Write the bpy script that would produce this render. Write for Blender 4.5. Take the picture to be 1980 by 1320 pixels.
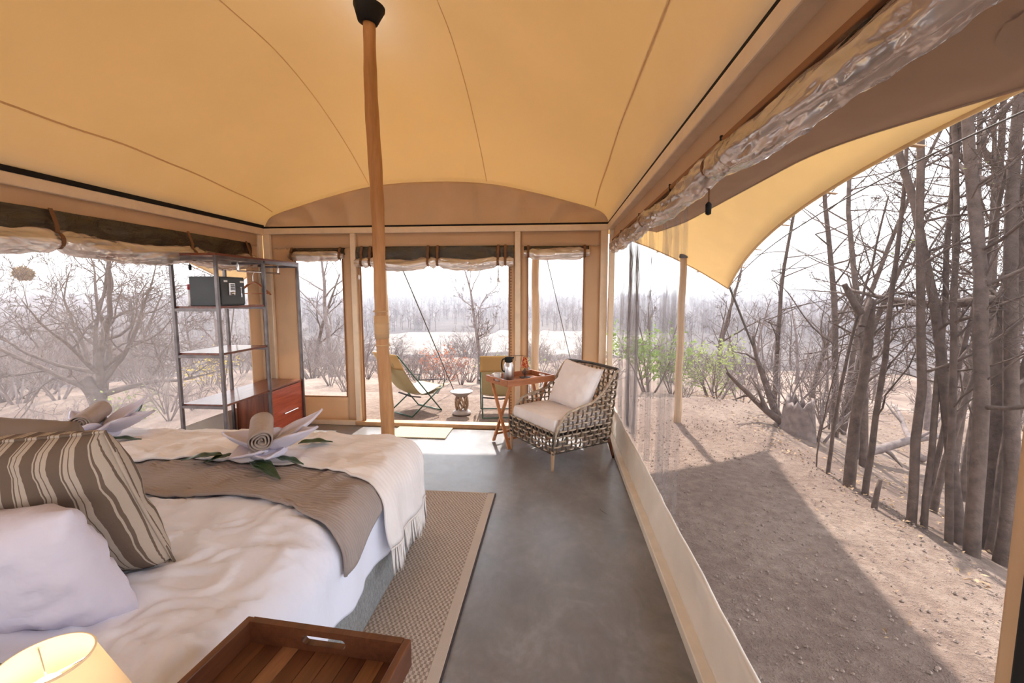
import bpy, math, random
from math import sin, cos, pi, radians, sqrt, atan2, exp
from mathutils import Vector, Matrix, noise as mnoise
V = Vector
SC = bpy.context.scene
for _o in list(bpy.data.objects):
    bpy.data.objects.remove(_o)
COL = SC.collection

# ------------------------------------------------------------------ camera
cam_d = bpy.data.cameras.new('camera')
cam_d.sensor_width = 36.0
cam_d.lens = 16.0
cam_d.clip_start = 0.02
cam_d.clip_end = 5000
cam = bpy.data.objects.new('camera', cam_d)
COL.objects.link(cam)
cam.location = (0, 0, 1.4)
cam.rotation_euler = (radians(90 - 6.0327), 0, radians(5.230))
SC.camera = cam

# ------------------------------------------------------------------ sky, sun, exposure
W = bpy.data.worlds.new('hazy_sky')
SC.world = W
W.use_nodes = True
wn = W.node_tree
wn.nodes.clear()
w_out = wn.nodes.new('ShaderNodeOutputWorld')
w_bg = wn.nodes.new('ShaderNodeBackground')
w_tc = wn.nodes.new('ShaderNodeTexCoord')
w_sep = wn.nodes.new('ShaderNodeSeparateXYZ')
w_r = wn.nodes.new('ShaderNodeValToRGB')
w_r.color_ramp.elements[0].position = 0.0
w_r.color_ramp.elements[0].color = (1.0, 0.985, 0.975, 1)
w_r.color_ramp.elements[1].position = 0.7
w_r.color_ramp.elements[1].color = (0.74, 0.84, 1.0, 1)
wn.links.new(w_tc.outputs['Generated'], w_sep.inputs[0])
wn.links.new(w_sep.outputs['Z'], w_r.inputs['Fac'])
wn.links.new(w_r.outputs['Color'], w_bg.inputs['Color'])
w_bg.inputs['Strength'].default_value = 1.4
wn.links.new(w_bg.outputs[0], w_out.inputs['Surface'])

sun_d = bpy.data.lights.new('sun', 'SUN')
sun_d.energy = 4.1
sun_d.angle = radians(1.2)
sun_d.color = (1.0, 0.955, 0.90)
sun = bpy.data.objects.new('sun', sun_d)
COL.objects.link(sun)
SUN_EL, SUN_AZ = radians(52), radians(1.0)
_sd = V((sin(SUN_AZ) * cos(SUN_EL), cos(SUN_AZ) * cos(SUN_EL), sin(SUN_EL)))
sun.rotation_euler = _sd.to_track_quat('Z', 'Y').to_euler()
sun.location = (0, 30, 40)

SC.view_settings.view_transform = 'Standard'
SC.view_settings.look = 'None'
SC.view_settings.gamma = 1.0
SC.view_settings.use_curve_mapping = False
SC.view_settings.exposure = 1.40
SC.cycles.transparent_max_bounces = 16
SC.cycles.max_bounces = 7
SC.cycles.diffuse_bounces = 4
SC.cycles.transmission_bounces = 8
SC.cycles.sample_clamp_indirect = 6.0
SC.cycles.adaptive_threshold = .075
SC.cycles.adaptive_min_samples = 16
SC.cycles.caustics_reflective = False
SC.cycles.caustics_refractive = False

# ------------------------------------------------------------------ materials
MATS = {}

class NT:
    def __init__(s, name):
        s.m = bpy.data.materials.new(name)
        s.m.use_nodes = True
        s.t = s.m.node_tree
        s.t.nodes.clear()
        s.out = s.n('OutputMaterial')
        MATS[name] = s.m
    def n(s, typ, **kw):
        nd = s.t.nodes.new('ShaderNode' + typ)
        for k, v in kw.items():
            setattr(nd, k, v)
        return nd
    def l(s, a, b):
        s.t.links.new(a, b)
    def coord(s, scale=(1, 1, 1), rot=(0, 0, 0), kind='Object'):
        tc = s.n('TexCoord')
        mp = s.n('Mapping')
        mp.inputs['Scale'].default_value = scale
        mp.inputs['Rotation'].default_value = rot
        s.l(tc.outputs[kind], mp.inputs['Vector'])
        return mp.outputs['Vector']
    def noise(s, vec, scale=5, detail=4, rough=.55, dist=0.0):
        nd = s.n('TexNoise')
        nd.inputs['Scale'].default_value = scale
        nd.inputs['Detail'].default_value = detail
        nd.inputs['Roughness'].default_value = rough
        nd.inputs['Distortion'].default_value = dist
        s.l(vec, nd.inputs['Vector'])
        return nd.outputs['Fac']
    def ramp(s, fac, stops):
        r = s.n('ValToRGB')
        e = r.color_ramp.elements
        while len(e) < len(stops):
            e.new(.5)
        for i, (p, c) in enumerate(stops):
            e[i].position = p
            e[i].color = tuple(c) + (1,) if len(c) == 3 else c
        s.l(fac, r.inputs['Fac'])
        return r.outputs['Color']
    def bump(s, h, strength=.3, dist=.01, prev=None):
        b = s.n('Bump')
        b.inputs['Strength'].default_value = strength
        b.inputs['Distance'].default_value = dist
        s.l(h, b.inputs['Height'])
        if prev is not None:
            s.l(prev, b.inputs['Normal'])
        return b.outputs['Normal']
    def pbr(s, col, rough=.6, metal=0, normal=None, spec=.5, coat=0):
        p = s.n('BsdfPrincipled')
        if isinstance(col, (tuple, list)):
            p.inputs['Base Color'].default_value = tuple(col)[:3] + (1,)
        else:
            s.l(col, p.inputs['Base Color'])
        if isinstance(rough, (int, float)):
            p.inputs['Roughness'].default_value = rough
        else:
            s.l(rough, p.inputs['Roughness'])
        p.inputs['Metallic'].default_value = metal
        p.inputs['Specular IOR Level'].default_value = spec
        p.inputs['Coat Weight'].default_value = coat
        if normal is not None:
            s.l(normal, p.inputs['Normal'])
        return p.outputs[0]
    def mix(s, a, b, fac):
        m = s.n('MixShader')
        if isinstance(fac, (int, float)):
            m.inputs[0].default_value = fac
        else:
            s.l(fac, m.inputs[0])
        s.l(a, m.inputs[1])
        s.l(b, m.inputs[2])
        return m.outputs[0]
    def done(s, sh):
        s.l(sh, s.out.inputs['Surface'])
        return s.m

def sc3(c, k):
    return tuple(min(1, x * k) for x in c)

def plain(name, col, rough=.6, metal=0, var=.12, scale=12, bump=.1, bscale=60, spec=.5, coat=0, bdist=.004):
    t = NT(name)
    v = t.coord()
    c = t.ramp(t.noise(v, scale, 4), [(.3, sc3(col, 1 - var)), (.7, sc3(col, 1 + var))])
    nm = t.bump(t.noise(v, bscale, 3), bump, bdist) if bump else None
    return t.done(t.pbr(c, rough, metal, nm, spec, coat))

def fabric(name, col, trans=.0, tcol=None, var=.07, weave=500, wstr=.15, big=3.0, bigstr=.12, bigdist=.02, sheen=0):
    """diffuse + translucent woven cloth"""
    t = NT(name)
    v = t.coord()
    c = t.ramp(t.noise(v, big, 4), [(.3, sc3(col, 1 - var)), (.7, sc3(col, 1 + var))])
    nm = t.bump(t.noise(v, weave, 2), wstr, .002)
    nm = t.bump(t.noise(v, big * 1.7, 3), bigstr, bigdist, nm)
    sh = t.pbr(c, .92, 0, nm, .12)
    if trans:
        tr = t.n('BsdfTranslucent')
        tr.inputs['Color'].default_value = tuple(tcol or col) + (1,)
        t.l(nm, tr.inputs['Normal'])
        sh = t.mix(sh, tr.outputs[0], trans)
    return t.done(sh)

def wood(name, c0, c1, rough=.45, along='y', scale=6, spec=.4, coat=0, stretch=14):
    t = NT(name)
    s = {'x': (1, stretch, stretch), 'y': (stretch, 1, stretch), 'z': (stretch, stretch, 1)}[along]
    v = t.coord(s)
    n1 = t.noise(v, scale * .5, 6, .6, .6)
    n2 = t.noise(v, scale * 3, 3, .5)
    m = t.n('Math', operation='MULTIPLY_ADD')
    t.l(n2, m.inputs[0]); m.inputs[1].default_value = .3; t.l(n1, m.inputs[2])
    c = t.ramp(m.outputs[0], [(.42, c0), (.86, c1)])
    nm = t.bump(n1, .12, .003)
    return t.done(t.pbr(c, rough, 0, nm, spec, coat))

CANVAS = (.46, .26, .125)
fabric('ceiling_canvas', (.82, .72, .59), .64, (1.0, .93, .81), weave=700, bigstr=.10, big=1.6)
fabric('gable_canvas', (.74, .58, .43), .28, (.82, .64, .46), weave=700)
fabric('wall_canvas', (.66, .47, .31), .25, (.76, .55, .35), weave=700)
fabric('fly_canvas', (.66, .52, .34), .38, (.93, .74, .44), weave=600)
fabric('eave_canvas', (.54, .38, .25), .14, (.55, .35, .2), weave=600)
fabric('skirt_canvas', (.86, .79, .71), .15, (.7, .58, .45), weave=600, bigstr=.3)
fabric('strap_webbing', (.20, .10, .055), weave=900, wstr=.3)
fabric('dark_flap', (.030, .026, .020), weave=500)
plain('frame_paint', (.80, .64, .47), .5, var=.06, bump=.03)
plain('rail_paint', (.80, .72, .62), .5, var=.06, bump=.03)
plain('black_rubber', (.004, .004, .004), .8, bump=.05)
plain('black_steel', (.045, .043, .045), .38, .7, var=.3, bump=.06)
plain('strip_black', (.006, .005, .004), .95, bump=0)

def net_mat(name, dens, col):
    t = NT(name)
    v = t.coord()
    tr = t.n('BsdfTransparent')
    tr.inputs['Color'].default_value = (1, 1, 1, 1)
    d = t.n('BsdfDiffuse'); d.inputs['Color'].default_value = col + (1,)
    l = t.n('BsdfTranslucent'); l.inputs['Color'].default_value = col + (1,)
    th = t.mix(d.outputs[0], l.outputs[0], .5)
    nz = t.noise(v, 3.0, 4)
    r = t.ramp(nz, [(.3, (dens * .8,) * 3), (.7, (dens * 1.2,) * 3)])
    return t.done(t.mix(tr.outputs[0], th, r))
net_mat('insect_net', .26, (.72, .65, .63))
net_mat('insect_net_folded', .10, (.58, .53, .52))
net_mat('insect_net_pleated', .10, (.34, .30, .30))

def clear_plastic():
    t = NT('clear_plastic')
    v = t.coord((2, 2, 5))
    nz = t.noise(v, 2.0, 2, .5, 1.0)
    nm = t.bump(nz, .5, .05)
    p = t.pbr(t.ramp(nz, [(.35, (.36, .28, .24)), (.65, (.90, .80, .74))]), .10, 0, nm, 1.0, .6)
    l = t.n('BsdfTranslucent'); l.inputs['Color'].default_value = (.85, .70, .60, 1)
    tr = t.n('BsdfTransparent'); tr.inputs['Color'].default_value = (.95, .9, .86, 1)
    a = t.mix(p, l.outputs[0], .30)
    g = t.n('BsdfGlossy'); g.inputs['Roughness'].default_value = .07; t.l(nm, g.inputs['Normal']); g.inputs['Color'].default_value = (1, .95, .92, 1)
    a = t.mix(a, g.outputs[0], .38)
    return t.done(t.mix(a, tr.outputs[0], .22))
clear_plastic()

def clear_sheet():
    t = NT('clear_sheet')
    v = t.coord((3, 3, 6))
    nz = t.noise(v, 2.0, 4, .6, 1.5)
    nm = t.bump(nz, .8, .05)
    g = t.n('BsdfGlossy'); g.inputs['Roughness'].default_value = .08; t.l(nm, g.inputs['Normal'])
    g.inputs['Color'].default_value = (.9, .85, .8, 1)
    tr = t.n('BsdfTransparent'); tr.inputs['Color'].default_value = (.93, .9, .88, 1)
    return t.done(t.mix(tr.outputs[0], g.outputs[0], .09))
clear_sheet()

def concrete():
    t = NT('polished_concrete')
    v = t.coord((1, .75, 1), (0, 0, .5))
    n1 = t.noise(v, 1.1, 4, .6, .3)
    n2 = t.noise(v, 4.5, 6, .65, .8)
    n3 = t.noise(v, 22, 4, .6, .4)
    m = t.n('Math', operation='MULTIPLY_ADD')
    t.l(n2, m.inputs[0]); m.inputs[1].default_value = .7; t.l(n1, m.inputs[2])
    m2 = t.n('Math', operation='MULTIPLY_ADD')
    t.l(n3, m2.inputs[0]); m2.inputs[1].default_value = .25; t.l(m.outputs[0], m2.inputs[2])
    dv = t.n('Math', operation='DIVIDE'); t.l(m2.outputs[0], dv.inputs[0]); dv.inputs[1].default_value = 1.95
    c = t.ramp(dv.outputs[0], [(.30, (.095, .086, .082)), (.5, (.185, .172, .170)), (.72, (.34, .325, .33))])
    rr = t.ramp(n2, [(.25, (.26,) * 3), (.75, (.46,) * 3)])
    nm = t.bump(n2, .05, .01)
    return t.done(t.pbr(c, rr, 0, nm, .55))
concrete()

def sand():
    t = NT('sandy_ground')
    v = t.coord()
    n1 = t.noise(v, .35, 6, .6)
    n2 = t.noise(v, 14, 6, .7)
    n3 = t.noise(v, 70, 3, .6)
    m = t.n('Math', operation='MULTIPLY_ADD')
    t.l(n2, m.inputs[0]); m.inputs[1].default_value = .6; t.l(n1, m.inputs[2])
    c = t.ramp(m.outputs[0], [(.55, (.125, .080, .062)), (.78, (.225, .158, .123)), (1.0, (.34, .26, .205))])
    nm = t.bump(n2, .8, .05)
    nm = t.bump(n3, .8, .016, nm)
    return t.done(t.pbr(c, .95, 0, nm, .1))
sand()
def plain_grass():
    t = NT('dry_grass_plain')
    v = t.coord()
    n1 = t.noise(v, .02, 6, .65)
    n2 = t.noise(v, .25, 5, .65)
    m = t.n('Math', operation='MULTIPLY_ADD')
    t.l(n2, m.inputs[0]); m.inputs[1].default_value = .35; t.l(n1, m.inputs[2])
    c = t.ramp(m.outputs[0], [(.5, (.10, .078, .068)), (.62, (.20, .165, .14)), (.8, (.29, .25, .215))])
    return t.done(t.pbr(c, .95, 0, None, .1))
plain_grass()

def wooded():
    t = NT('wooded_hillside')
    v = t.coord()
    n1 = t.noise(v, .012, 6, .7)
    n2 = t.noise(v, .35, 5, .7)
    m = t.n('Math', operation='MULTIPLY_ADD')
    t.l(n2, m.inputs[0]); m.inputs[1].default_value = .6; t.l(n1, m.inputs[2])
    c = t.ramp(m.outputs[0], [(.55, (.060, .048, .046)), (.8, (.095, .076, .070)), (1.0, (.15, .12, .10))])
    return t.done(t.pbr(c, .95, 0, None, .05))
wooded()

# ------------------------------------------------------------------ mesh helpers
class MB:
    """collects shapes; build() links them as ONE mesh object"""
    def __init__(s):
        s.v = []; s.f = []; s.mi = []
    def add(s, vs, fs, mi=0):
        o = len(s.v)
        s.v.extend([tuple(p) for p in vs])
        s.f.extend([tuple(i + o for i in f) for f in fs])
        s.mi.extend([mi] * len(fs))
        return s
    def box(s, c, d, R=None, mi=0):
        c = V(c); x, y, z = d[0] / 2, d[1] / 2, d[2] / 2
        vs = [V((a * x, b * y, e * z)) for a in (-1, 1) for b in (-1, 1) for e in (-1, 1)]
        if R is not None:
            vs = [R @ p for p in vs]
        return s.add([p + c for p in vs], [(0, 1, 3, 2), (4, 6, 7, 5), (0, 4, 5, 1), (2, 3, 7, 6), (0, 2, 6, 4), (1, 5, 7, 3)], mi)
    def bb(s, lo, hi, mi=0):
        return s.box([(a + b) / 2 for a, b in zip(lo, hi)], [abs(b - a) for a, b in zip(lo, hi)], None, mi)
    def bar(s, a, b, w, h, up=(0, 0, 1), mi=0):
        a, b = V(a), V(b); d = b - a; y = d.normalized(); u = V(up)
        if abs(u.dot(y)) > .98:
            u = V((1, 0, 0))
        x = y.cross(u).normalized(); z = x.cross(y)
        R = Matrix((x, y, z)).transposed()
        return s.box((a + b) / 2, (w, d.length, h), R, mi)
    def tube(s, pts, r, n=8, cap=True, mi=0, closed=False, flat=1.0):
        pts = [V(p) for p in pts]; N = len(pts)
        rs = r if isinstance(r, (list, tuple)) else [r] * N
        tang = []
        for i in range(N):
            if closed:
                d = pts[(i + 1) % N] - pts[i - 1]
            else:
                d = pts[min(i + 1, N - 1)] - pts[max(i - 1, 0)]
            tang.append(d.normalized() if d.length > 1e-9 else V((0, 0, 1)))
        u = V((0, 0, 1)) if abs(tang[0].z) < .9 else V((1, 0, 0))
        vs = []; x = tang[0].cross(u).normalized()
        for i in range(N):
            t = tang[i]
            x = (x - t * x.dot(t))
            x = x.normalized() if x.length > 1e-6 else t.orthogonal().normalized()
            y = t.cross(x)
            for k in range(n):
                a = 2 * pi * k / n
                vs.append(pts[i] + x * cos(a) * rs[i] + y * sin(a) * rs[i] * flat)
        fs = []
        for i in range(N if closed else N - 1):
            j = (i + 1) % N
            for k in range(n):
                k2 = (k + 1) % n
                fs.append((i * n + k, i * n + k2, j * n + k2, j * n + k))
        if cap and not closed:
            fs.append(tuple(reversed(range(n)))); fs.append(tuple((N - 1) * n + k for k in range(n)))
        return s.add(vs, fs, mi)
    def lathe(s, prof, n=24, c=(0, 0, 0), mi=0, cap=True, R=None):
        c = V(c); vs = []; fs = []
        for r, z in prof:
            for k in range(n):
                a = 2 * pi * k / n
                p = V((r * cos(a), r * sin(a), z))
                vs.append((R @ p if R is not None else p) + c)
        for i in range(len(prof) - 1):
            for k in range(n):
                k2 = (k + 1) % n
                fs.append((i * n + k, i * n + k2, (i + 1) * n + k2, (i + 1) * n + k))
        if cap:
            fs.append(tuple(reversed(range(n)))); fs.append(tuple((len(prof) - 1) * n + k for k in range(n)))
        return s.add(vs, fs, mi)
    def grid(s, fn, nu, nv, wrap=False, mi=0):
        vs = [fn(i / nu, j / nv) for j in range(nv + 1) for i in range(nu + (0 if wrap else 1))]
        m = nu if wrap else nu + 1
        fs = []
        for j in range(nv):
            for i in range(nu):
                i2 = (i + 1) % m
                fs.append((j * m + i, j * m + i2, (j + 1) * m + i2, (j + 1) * m + i))
        return s.add(vs, fs, mi)
    def prism(s, pts, ext, mi=0):
        e = V(ext); n = len(pts); pts = [V(p) for p in pts]
        fs = [tuple(reversed(range(n))), tuple(range(n, 2 * n))]
        fs += [(i, (i + 1) % n, n + (i + 1) % n, n + i) for i in range(n)]
        return s.add(pts + [p + e for p in pts], fs, mi)
    def mesh(s, name, mats, smooth=False):
        me = bpy.data.meshes.new(name)
        me.from_pydata(s.v, [], s.f)
        for m in (mats if isinstance(mats, (list, tuple)) else [mats]):
            me.materials.append(MATS[m])
        if any(s.mi):
            me.polygons.foreach_set('material_index', s.mi)
        if smooth:
            me.polygons.foreach_set('use_smooth', [True] * len(me.polygons))
        me.update()
        return me
    def build(s, name, mats, parent=None, smooth=False, bevel=0, solid=0, sub=0, world=False, loc=None, seg=2):
        """world=True: shapes were given in world coordinates, parent is an unrotated Empty"""
        if world and parent is not None:
            o = ORG[parent.name]
            s.v = [(a - o[0], b - o[1], c - o[2]) for a, b, c in s.v]
        if loc is not None and parent is None:
            s.v = [(a - loc[0], b - loc[1], c - loc[2]) for a, b, c in s.v]
        ob = bpy.data.objects.new(name, s.mesh(name, mats, smooth))
        COL.objects.link(ob)
        if loc is not None:
            ob.location = loc
        if parent is not None:
            ob.parent = parent
            if parent.name in ORG and world:
                ORG[ob.name] = ORG[parent.name]
        if solid:
            m = ob.modifiers.new('solid', 'SOLIDIFY'); m.thickness = solid; m.offset = 0
        if bevel:
            m = ob.modifiers.new('bevel', 'BEVEL'); m.width = bevel; m.segments = seg; m.limit_method = 'ANGLE'
        if sub:
            m = ob.modifiers.new('sub', 'SUBSURF'); m.levels = sub; m.render_levels = sub
        return ob

ORG = {}
def tag(o, label=None, cat=None, group=None, kind=None):
    if label: o['label'] = label
    if cat: o['category'] = cat
    if group: o['group'] = group
    if kind: o['kind'] = kind
    return o
def thing(name, label, cat, loc=(0, 0, 0), rz=0, group=None, kind=None):
    o = bpy.data.objects.new(name, None)
    COL.objects.link(o)
    o.empty_display_size = .1
    o.location = loc; o.rotation_euler = (0, 0, rz)
    ORG[o.name] = tuple(loc)
    return tag(o, label, cat, group, kind)
def copy_tree(o, parent=None):
    c = o.copy(); COL.objects.link(c); c.parent = parent
    for ch in list(o.children):
        copy_tree(ch, c)
    return c
def nz(x, y=0, z=0, s=1.0):
    return mnoise.noise(V((x * s, y * s, z * s)))
def smooth01(t):
    t = max(0, min(1, t)); return t * t * (3 - 2 * t)
def interp(tab, x):
    if x <= tab[0][0]: return tab[0][1]
    for (a, b), (c, d) in zip(tab, tab[1:]):
        if x <= c:
            return b + (d - b) * (x - a) / (c - a)
    return tab[-1][1]
def interp_s(tab, x):
    """smooth (cubic) version of interp"""
    n = len(tab)
    if x <= tab[0][0]: return tab[0][1]
    if x >= tab[-1][0]: return tab[-1][1]
    for i in range(n - 1):
        if x <= tab[i + 1][0]:
            break
    def sl(j):
        if j == 0: return 0.0
        if j == n - 1: return (tab[j][1] - tab[j - 1][1]) / (tab[j][0] - tab[j - 1][0])
        return (tab[j + 1][1] - tab[j - 1][1]) / (tab[j + 1][0] - tab[j - 1][0])
    a, b = tab[i]; c, d = tab[i + 1]; h = c - a; t = (x - a) / h
    m0, m1 = sl(i) * h, sl(i + 1) * h
    return (2 * t ** 3 - 3 * t * t + 1) * b + (t ** 3 - 2 * t * t + t) * m0 + (3 * t * t - 2 * t ** 3) * d + (t ** 3 - t * t) * m1
def spline(pts, n):
    """Catmull-Rom through pts"""
    P = [V(p) for p in pts]; out = []
    for i in range(len(P) - 1):
        a = P[max(i - 1, 0)]; b = P[i]; c = P[i + 1]; d = P[min(i + 2, len(P) - 1)]
        for k in range(n):
            t = k / n
            out.append(.5 * ((2 * b) + (c - a) * t + (2 * a - 5 * b + 4 * c - d) * t * t + (3 * b - a - 3 * c + d) * t ** 3))
    out.append(P[-1])
    return out
# ------------------------------------------------------------------ the tent: floor, roof, walls
XL, XR, YE, YB = -3.03, .53, 4.60, -1.7      # left wall, right wall, far end wall, rear wall
XC, HW = -1.25, 1.79
ZB = 2.07                                     # top of the wall beams
GZ = -.20                                     # ground outside

fl = MB(); fl.bb((XL - .08, YB - .1, -.25), (XR + .075, YE + .10, 0))
tag(fl.build('floor', 'polished_concrete'), 'polished grey concrete floor of the tent', kind='structure')

MIDP = [(0, 3.20), (.35, 3.13), (.7, 2.99), (1.2, 2.76), (1.55, 2.56), (1.68, 2.44), (1.755, 2.24), (1.79, 2.065)]
GABP = [(0, 2.52), (.35, 2.51), (.7, 2.47), (1.1, 2.38), (1.45, 2.285), (1.68, 2.21), (1.755, 2.15), (1.79, 2.065)]
LEFP = [(0, 3.20), (.35, 3.13), (.7, 2.99), (1.2, 2.72), (1.55, 2.48), (1.68, 2.38), (1.755, 2.22), (1.79, 2.065)]
def roof_z(x, y):
    o = abs(x - XC)
    a = interp_s(MIDP if x > XC else LEFP, o)
    g = interp_s(GABP, o)
    t = max(0, (y - 2.9) / (YE - 2.9)) ** 1.75
    tb = max(0, (.2 - y) / (.2 - YB)) ** 1.75
    t = min(1, t + tb)
    # the pole pushes a soft peak
    pk = .06 * exp(-(((x + 1.17) / .3) ** 2 + ((y - 2.98) / .3) ** 2))
    wr = .004 * sin(y * 9 + o * 4) * smooth01((o - 1.3) / .4) * (1 if x < XC else .25)
    return a + (g - a) * t + pk * (1 - t) + wr
cg = MB()
cg.grid(lambda u, v: V((XC + HW * (2 * u - 1), YB - .03 + (YE - YB + .06) * v, roof_z(XC + HW * (2 * u - 1), YB - .03 + (YE - YB + .06) * v))), 140, 84)
ceil = tag(cg.build('ceiling', 'ceiling_canvas', smooth=True, solid=.004), 'tan canvas tent ceiling glowing in sunlight', kind='structure')
def seam(xf, y0, y1, w=.007):
    sm = MB()
    def fn(u, v):
        y = y0 + (y1 - y0) * v; x = xf(y) + (u - .5) * w
        return V((x, y, roof_z(x, y) - .0035))
    sm.grid(fn, 2, 70)
    sm.build('seam', 'ceiling_seam', ceil, smooth=True)
fabric('ceiling_seam', (.66, .50, .36), .5, (.85, .66, .45))
for off in (-.62, .58):
    seam(lambda y, off=off: XC + off, YB + .05, YE - .02)
for sg in (-1, 1):
    seam(lambda y, sg=sg: XC + sg * (1.66 - .02 * smooth01((y - 3.6) / .8)), YB + .05, YE - .05, .010)

# gathered canvas gable above the end beam
def gable(y0, sgn, name):
    g = MB()
    def fn(u, v):
        x = XC + HW * (2 * u - 1)
        zt = interp_s(GABP, abs(x - XC)) - .004
        z = ZB - .02 + (zt - ZB + .02) * v
        o = (x - XC) / HW
        ph = 7 * abs(o) ** 1.2 * (1.25 - .5 * v) + 2.2 * v * abs(o)
        fold = .17 * (abs(sin(ph * 1.7 + .4)) - .5) * smooth01(abs(o) * 1.6) * (1 - abs(o) ** 4) * (1 - v ** 5) * (.3 + .7 * v)
        return V((x, y0 + sgn * (.02 + fold + .03 * sin(pi * v)), z))
    g.grid(fn, 110, 16)
    return g.build(name, 'gable_canvas', smooth=True, solid=.004)

def wall(name, label, loc):
    return thing(name, label, None, loc, kind='structure')

# ---- end wall with the doorway
we = wall('wall_end', 'far canvas end wall of the tent with tan frame posts', (XC, YE, 0))
go = gable(YE, 1, 'gable'); go.parent = we; go.location = (-XC, -YE, 0)
fb = MB()
fb.bb((XL + .0, YE - .03, ZB - .06), (XR, YE + .04, ZB)).build('top_beam', 'frame_paint', we, bevel=.006, world=True)
MB().bb((XL, YE - .02, ZB), (XR, YE + .03, ZB + .018)).build('black_strip', 'strip_black', we, world=True)  # flat black strip along the beam top, where the roof meets it
for x, w in ((-2.99, .07), (-2.06, .055), (-.362, .055), (.487, .07)):
    MB().bb((x - w / 2, YE - .032, .0), (x + w / 2, YE + .035, ZB - .06)).build('post', 'frame_paint', we, bevel=.005, world=True)
MB().bb((XL, YE - .035, 0), (-2.09, YE + .04, .05)).build('bottom_rail', 'frame_paint', we, bevel=.005, world=True)
MB().bb((-.335, YE - .035, 0), (XR, YE + .04, .05)).build('bottom_rail', 'frame_paint', we, bevel=.005, world=True)
plain('threshold_wood', (.50, .29, .14), .5, var=.2)
MB().bb((-2.09, YE - .05, .0), (-.335, YE + .06, .045)).build('threshold', 'threshold_wood', we, bevel=.006, world=True)
def cpanel(x0, x1, z0, z1, nm='canvas_panel', mat='wall_canvas', par=None, y=YE + .01):
    """a taut canvas panel with slight puckers"""
    m = MB()
    nx = max(2, int((x1 - x0) / .03)); nzv = max(2, int((z1 - z0) / .05))
    m.grid(lambda u, v: V((x0 + (x1 - x0) * u, y + .006 * nz((x0 + (x1 - x0) * u) * 9, 3, (z0 + (z1 - z0) * v) * 2.0), z0 + (z1 - z0) * v)), nx, nzv)
    return m.build(nm, mat, par or we, smooth=True, solid=.004, world=True)
for a, b, c, d in ((-2.96, -2.085, 1.86, 2.02), (-2.96, -2.70, .045, 1.87), (-2.19, -2.085, .045, 1.87), (-2.71, -2.18, .045, .30),
                   (-2.035, -.388, 1.86, 2.02), (-2.035, -1.995, .045, 1.87), (-.452, -.388, .045, 1.87),
                   (-.335, .455, 1.86, 2.02), (-.335, -.262, .045, 1.87), (.292, .455, .045, 1.87), (-.27, .30, .045, .30)):
    cpanel(a, b, c, d)
# stitched hems round the openings
def hem(pts, w=.014, par=None, mat='hem_canvas'):
    m = MB()
    for a, b in zip(pts, pts[1:]):
        m.bar(a, b, w, .008, (0, 1, 0))
    return m.build('hem', mat, par or we, world=True)
fabric('hem_canvas', (.30, .15, .075))
for a, b, c, d in ((-2.70, -2.19, .30, 1.87), (-.262, .292, .30, 1.87)):
    hem([(a, YE + .004, d), (a, YE + .004, c), (b, YE + .004, c), (b, YE + .004, d)], .012)
hem([(-1.997, YE + .004, .045), (-1.997, YE + .004, 1.87)])
hem([(-.45, YE + .004, .045), (-.45, YE + .004, 1.87)])
# zip down the right door jamb
zp = MB()
for k in range(60):
    zp.box((-.432, YE + .002, .10 + k * .029), (.012, .008, .014))
tag(zp.build('zip', 'hem_canvas', we, world=True), kind='stuff')
# nets of the two end windows
def flat_net(name, label, x0, x1, z0, z1, y, mat='insect_net_folded'):
    m = MB(); m.grid(lambda u, v: V((x0 + (x1 - x0) * u, y, z0 + (z1 - z0) * v)), 6, 12)
    return tag(m.build(name, mat, None, loc=((x0 + x1) / 2, y, z0)), label, kind='structure')
flat_net('window_2', 'narrow insect net window left of the doorway', -2.70, -2.19, .30, 1.87, YE + .02)
flat_net('window_3', 'narrow insect net window right of the doorway', -.262, .292, .30, 1.87, YE + .02)

# ---- right wall: one long net window
wr = wall('wall_right', 'right side wall frame of the tent with canvas skirting', (XR, 2.0, 0))
y0r, y1r = -1.6, YE - .03
MB().bb((XR - .02, y0r, ZB - .06), (XR + .05, y1r, ZB)).build('top_beam', 'frame_paint', wr, bevel=.006, world=True)
MB().bb((XR - .012, y0r, ZB), (XR + .02, y1r, ZB + .02)).build('black_strip', 'strip_black', wr, world=True)
MB().bb((XR + .0, y0r, 0), (XR + .065, y1r, .055)).build('bottom_rail', 'rail_paint', wr, bevel=.005, world=True)
MB().bb((XR + .0, YE - .10, .05), (XR + .05, YE - .035, ZB - .06)).build('post', 'frame_paint', wr, bevel=.005, world=True)
def rskirt(u, v):
    y = -1.6 + (y1r + 1.6) * u
    z = .045 + .225 * v
    return V((XR + .045 + .03 * v + .022 * sin(pi * v) * nz(y * 5.5, v * 1.5, 4) + .008 * nz(y * 16, v * 4, 9), y, z + .012 * v * nz(y * 1.5, 7)))
MB().grid(rskirt, 200, 8).build('skirting', 'skirt_canvas', wr, smooth=True, solid=.004, world=True)
hm = MB(); hm.tube([rskirt(k / 60, 1.0) for k in range(61)], .008, 6)
hm.build('hem', 'skirt_canvas', wr, smooth=True, world=True)
def rband(u, v):
    y = y0r + (y1r - y0r) * u
    return V((XR + .035 + .012 * nz(y * 3, v * 2, 1), y, 1.90 + .13 * v))
MB().grid(rband, 90, 4).build('canvas_band', 'wall_canvas', wr, smooth=True, solid=.004, world=True)
MB().bb((XR + .018, y0r, 1.895), (XR + .034, y1r, 1.915)).build('band_batten', 'hem_canvas', wr, bevel=.003, world=True)
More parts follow.
